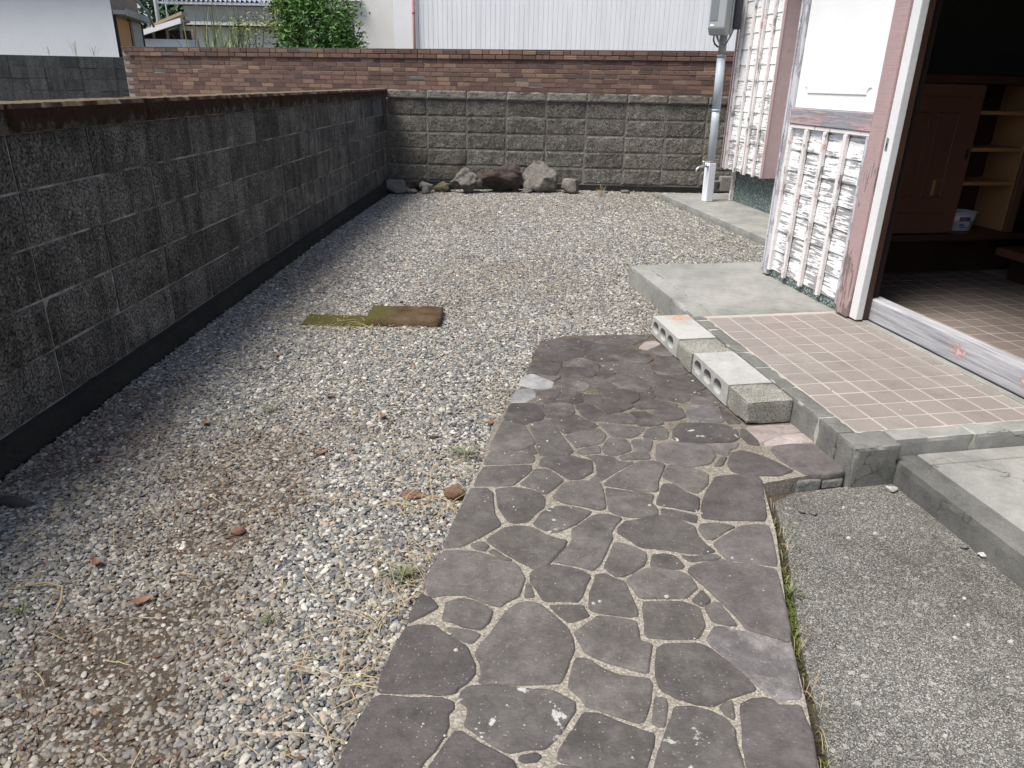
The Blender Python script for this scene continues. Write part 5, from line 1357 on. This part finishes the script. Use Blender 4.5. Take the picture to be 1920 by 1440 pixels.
# ---- plants
def leafcloud(center, rad, n, size, rnd, shell=.35, droop=.3, aspect=.34):
    V, F = [], []
    for i in range(n):
        while True:
            d = Vector((rnd.gauss(0, 1), rnd.gauss(0, 1), rnd.gauss(0, 1)));
            if d.length > 1e-3: break
        d.normalize()
        lump = 1 + .42 * mnoise.noise(d * 2.6 + Vector(center)) + .24 * mnoise.noise(d * 6 + Vector(center))
        r = (shell + (1 - shell) * rnd.random() ** .5) * lump
        p = Vector((center[0] + d.x * rad[0] * r, center[1] + d.y * rad[1] * r, center[2] + d.z * rad[2] * r))
        a = Vector((rnd.gauss(0, 1), rnd.gauss(0, 1), rnd.gauss(-droop, .6))).normalized()
        nrm = (d * .8 + Vector((rnd.gauss(0, .6), rnd.gauss(0, .6), rnd.gauss(.5, .5)))).normalized()
        s = a.cross(nrm);
        if s.length < 1e-3: continue
        s.normalize(); l = size * rnd.uniform(.6, 1.25); w = l * aspect; b = len(V)
        V += [tuple(p), tuple(p + a * l * .45 + s * w * .5 + nrm * l * .05), tuple(p + a * l), tuple(p + a * l * .45 - s * w * .5 + nrm * l * .05)]
        F += [(b, b + 1, b + 2), (b, b + 2, b + 3)]
    return V, F
rr = random.Random(5)
bu = thing('leafy_bush', 'dense bright green leafy bush rising above the brick wall', 'bush', (-3.95, 14.75, -.05))
part('trunk', join(*[tube([(-3.95 + .1 * k, 14.75, -.05), (-3.95 + .2 * k, 14.75, 1.0), (-3.95 + .3 * k, 14.7 + .1 * k, 2.1)], [.03, .025, .012], 6) for k in (-2, -1, 0, 1, 2)]), M_STEM, bu)
part('crown', join(leafcloud((-3.95, 14.75, 2.05), (.78, .6, .82), 5200, .105, rr), leafcloud((-4.25, 14.7, 2.5), (.55, .45, .4), 1500, .10, rr), leafcloud((-3.55, 14.7, 1.75), (.5, .4, .55), 1500, .1, rr)), M_LEAF, bu)
part('crown', leafcloud((-4.45, 14.65, 2.25), (.42, .35, .5), 700, .09, rr, .5), M_LEAF2, bu)
sp_ = thing('spindly_shrub', 'thin shrub with sparse yellowish leaves left of the leafy bush', 'shrub', (-5.15, 14.6, -.05))
part('stem', join(*[tube([(-5.15 + .05 * k, 14.6, -.05), (-5.2 + .09 * k, 14.6, 1.3), (-5.2 + .17 * k, 14.6, 2.3)], [.016, .012, .004], 5) for k in (-2, -1, 0, 1, 2)]), M_STEM, sp_)
part('leaves', join(leafcloud((-5.2, 14.6, 2.15), (.5, .3, .18), 260, .07, rr, .2), leafcloud((-5.0, 14.6, 1.85), (.45, .3, .3), 240, .06, rr, .2)), M_LEAF2, sp_)
def blades(x0, n, h, spread, seed):
    r = random.Random(seed); V, F = [], []
    for i in range(n):
        a = r.uniform(0, 6.28); d = r.uniform(.15, 1) * spread; hh = h * r.uniform(.6, 1.0); rx, ry = r.gauss(0, .1), r.gauss(0, .06); pts = []
        for k in range(9):
            u = k / 8; pts.append((rx + d * u ** 2.2 * math.cos(a), ry + d * u ** 2.2 * math.sin(a), hh * (u - .32 * u ** 3.2 * d / spread)))
        ribbon(V, F, pts, r.uniform(.012, .024))
    return V, F
for i, (x, h, s, lab) in enumerate(((-5.75, 3.15, .75, 'tallest clump of arching green grass above the brick wall'), (-6.15, 2.9, .8, 'arching grass clump above the wall, farthest from the bush'), (-5.45, 2.95, .5, 'upright grass clump next to the spindly shrub'))):
    o = link('tall_grass', mesh('tall_grass', *blades(x, 46, h, s, i), M_GRASSB, True), None, (x, 14.75, -.05)); setp(o, lab, 'grass clump', 'tall grass behind the brick wall')
for i, (x, h) in enumerate(((-9.0, .13), (-8.5, .18), (-8.15, .12))):
    o = tuft('weed', ['sparse weed on the charcoal wall top, leftmost of three', 'sparse weed on the charcoal wall top, middle of three', 'sparse weed on the charcoal wall top, nearest the brick wall'][i], x, 14.68, 1.535, 7, h * 1.7, .2, M_GRASSB, 'weeds on the charcoal wall', .006)
def conifer(x, y, h, r, label, seed):
    q = random.Random(seed); t = thing('cedar_tree', label, 'tree', (x, y, -.05), 'cedars behind the neighbours')
    part('trunk', tube([(x, y, -.05), (x, y, h * .95)], [.22, .04], 8), M_STEM, t)
    parts = [leafcloud((x + q.gauss(0, .2), y + q.gauss(0, .2), .8 + h * k / 9), (r * (1.05 - k / 11), r * (1.05 - k / 11), h / 9), 900, .5, q, .1, .8, .36) for k in range(10)]
    part('crown', join(*parts), M_CONIFER, t)
for i, (x, y, h, r, lab) in enumerate(((-19.2, 46, 11, 2.6, 'dark cedar seen just right of the white outbuilding eave'), (-17.0, 47, 12, 2.6, 'dark cedar behind the utility pole'), (-21.5, 48, 12, 3.0, 'dark cedar mostly hidden behind the white outbuilding'), (-14.6, 49, 12, 2.6, 'dark cedar behind the silver-tiled house'))):
    conifer(x, y, h, r, lab, 20 + i)
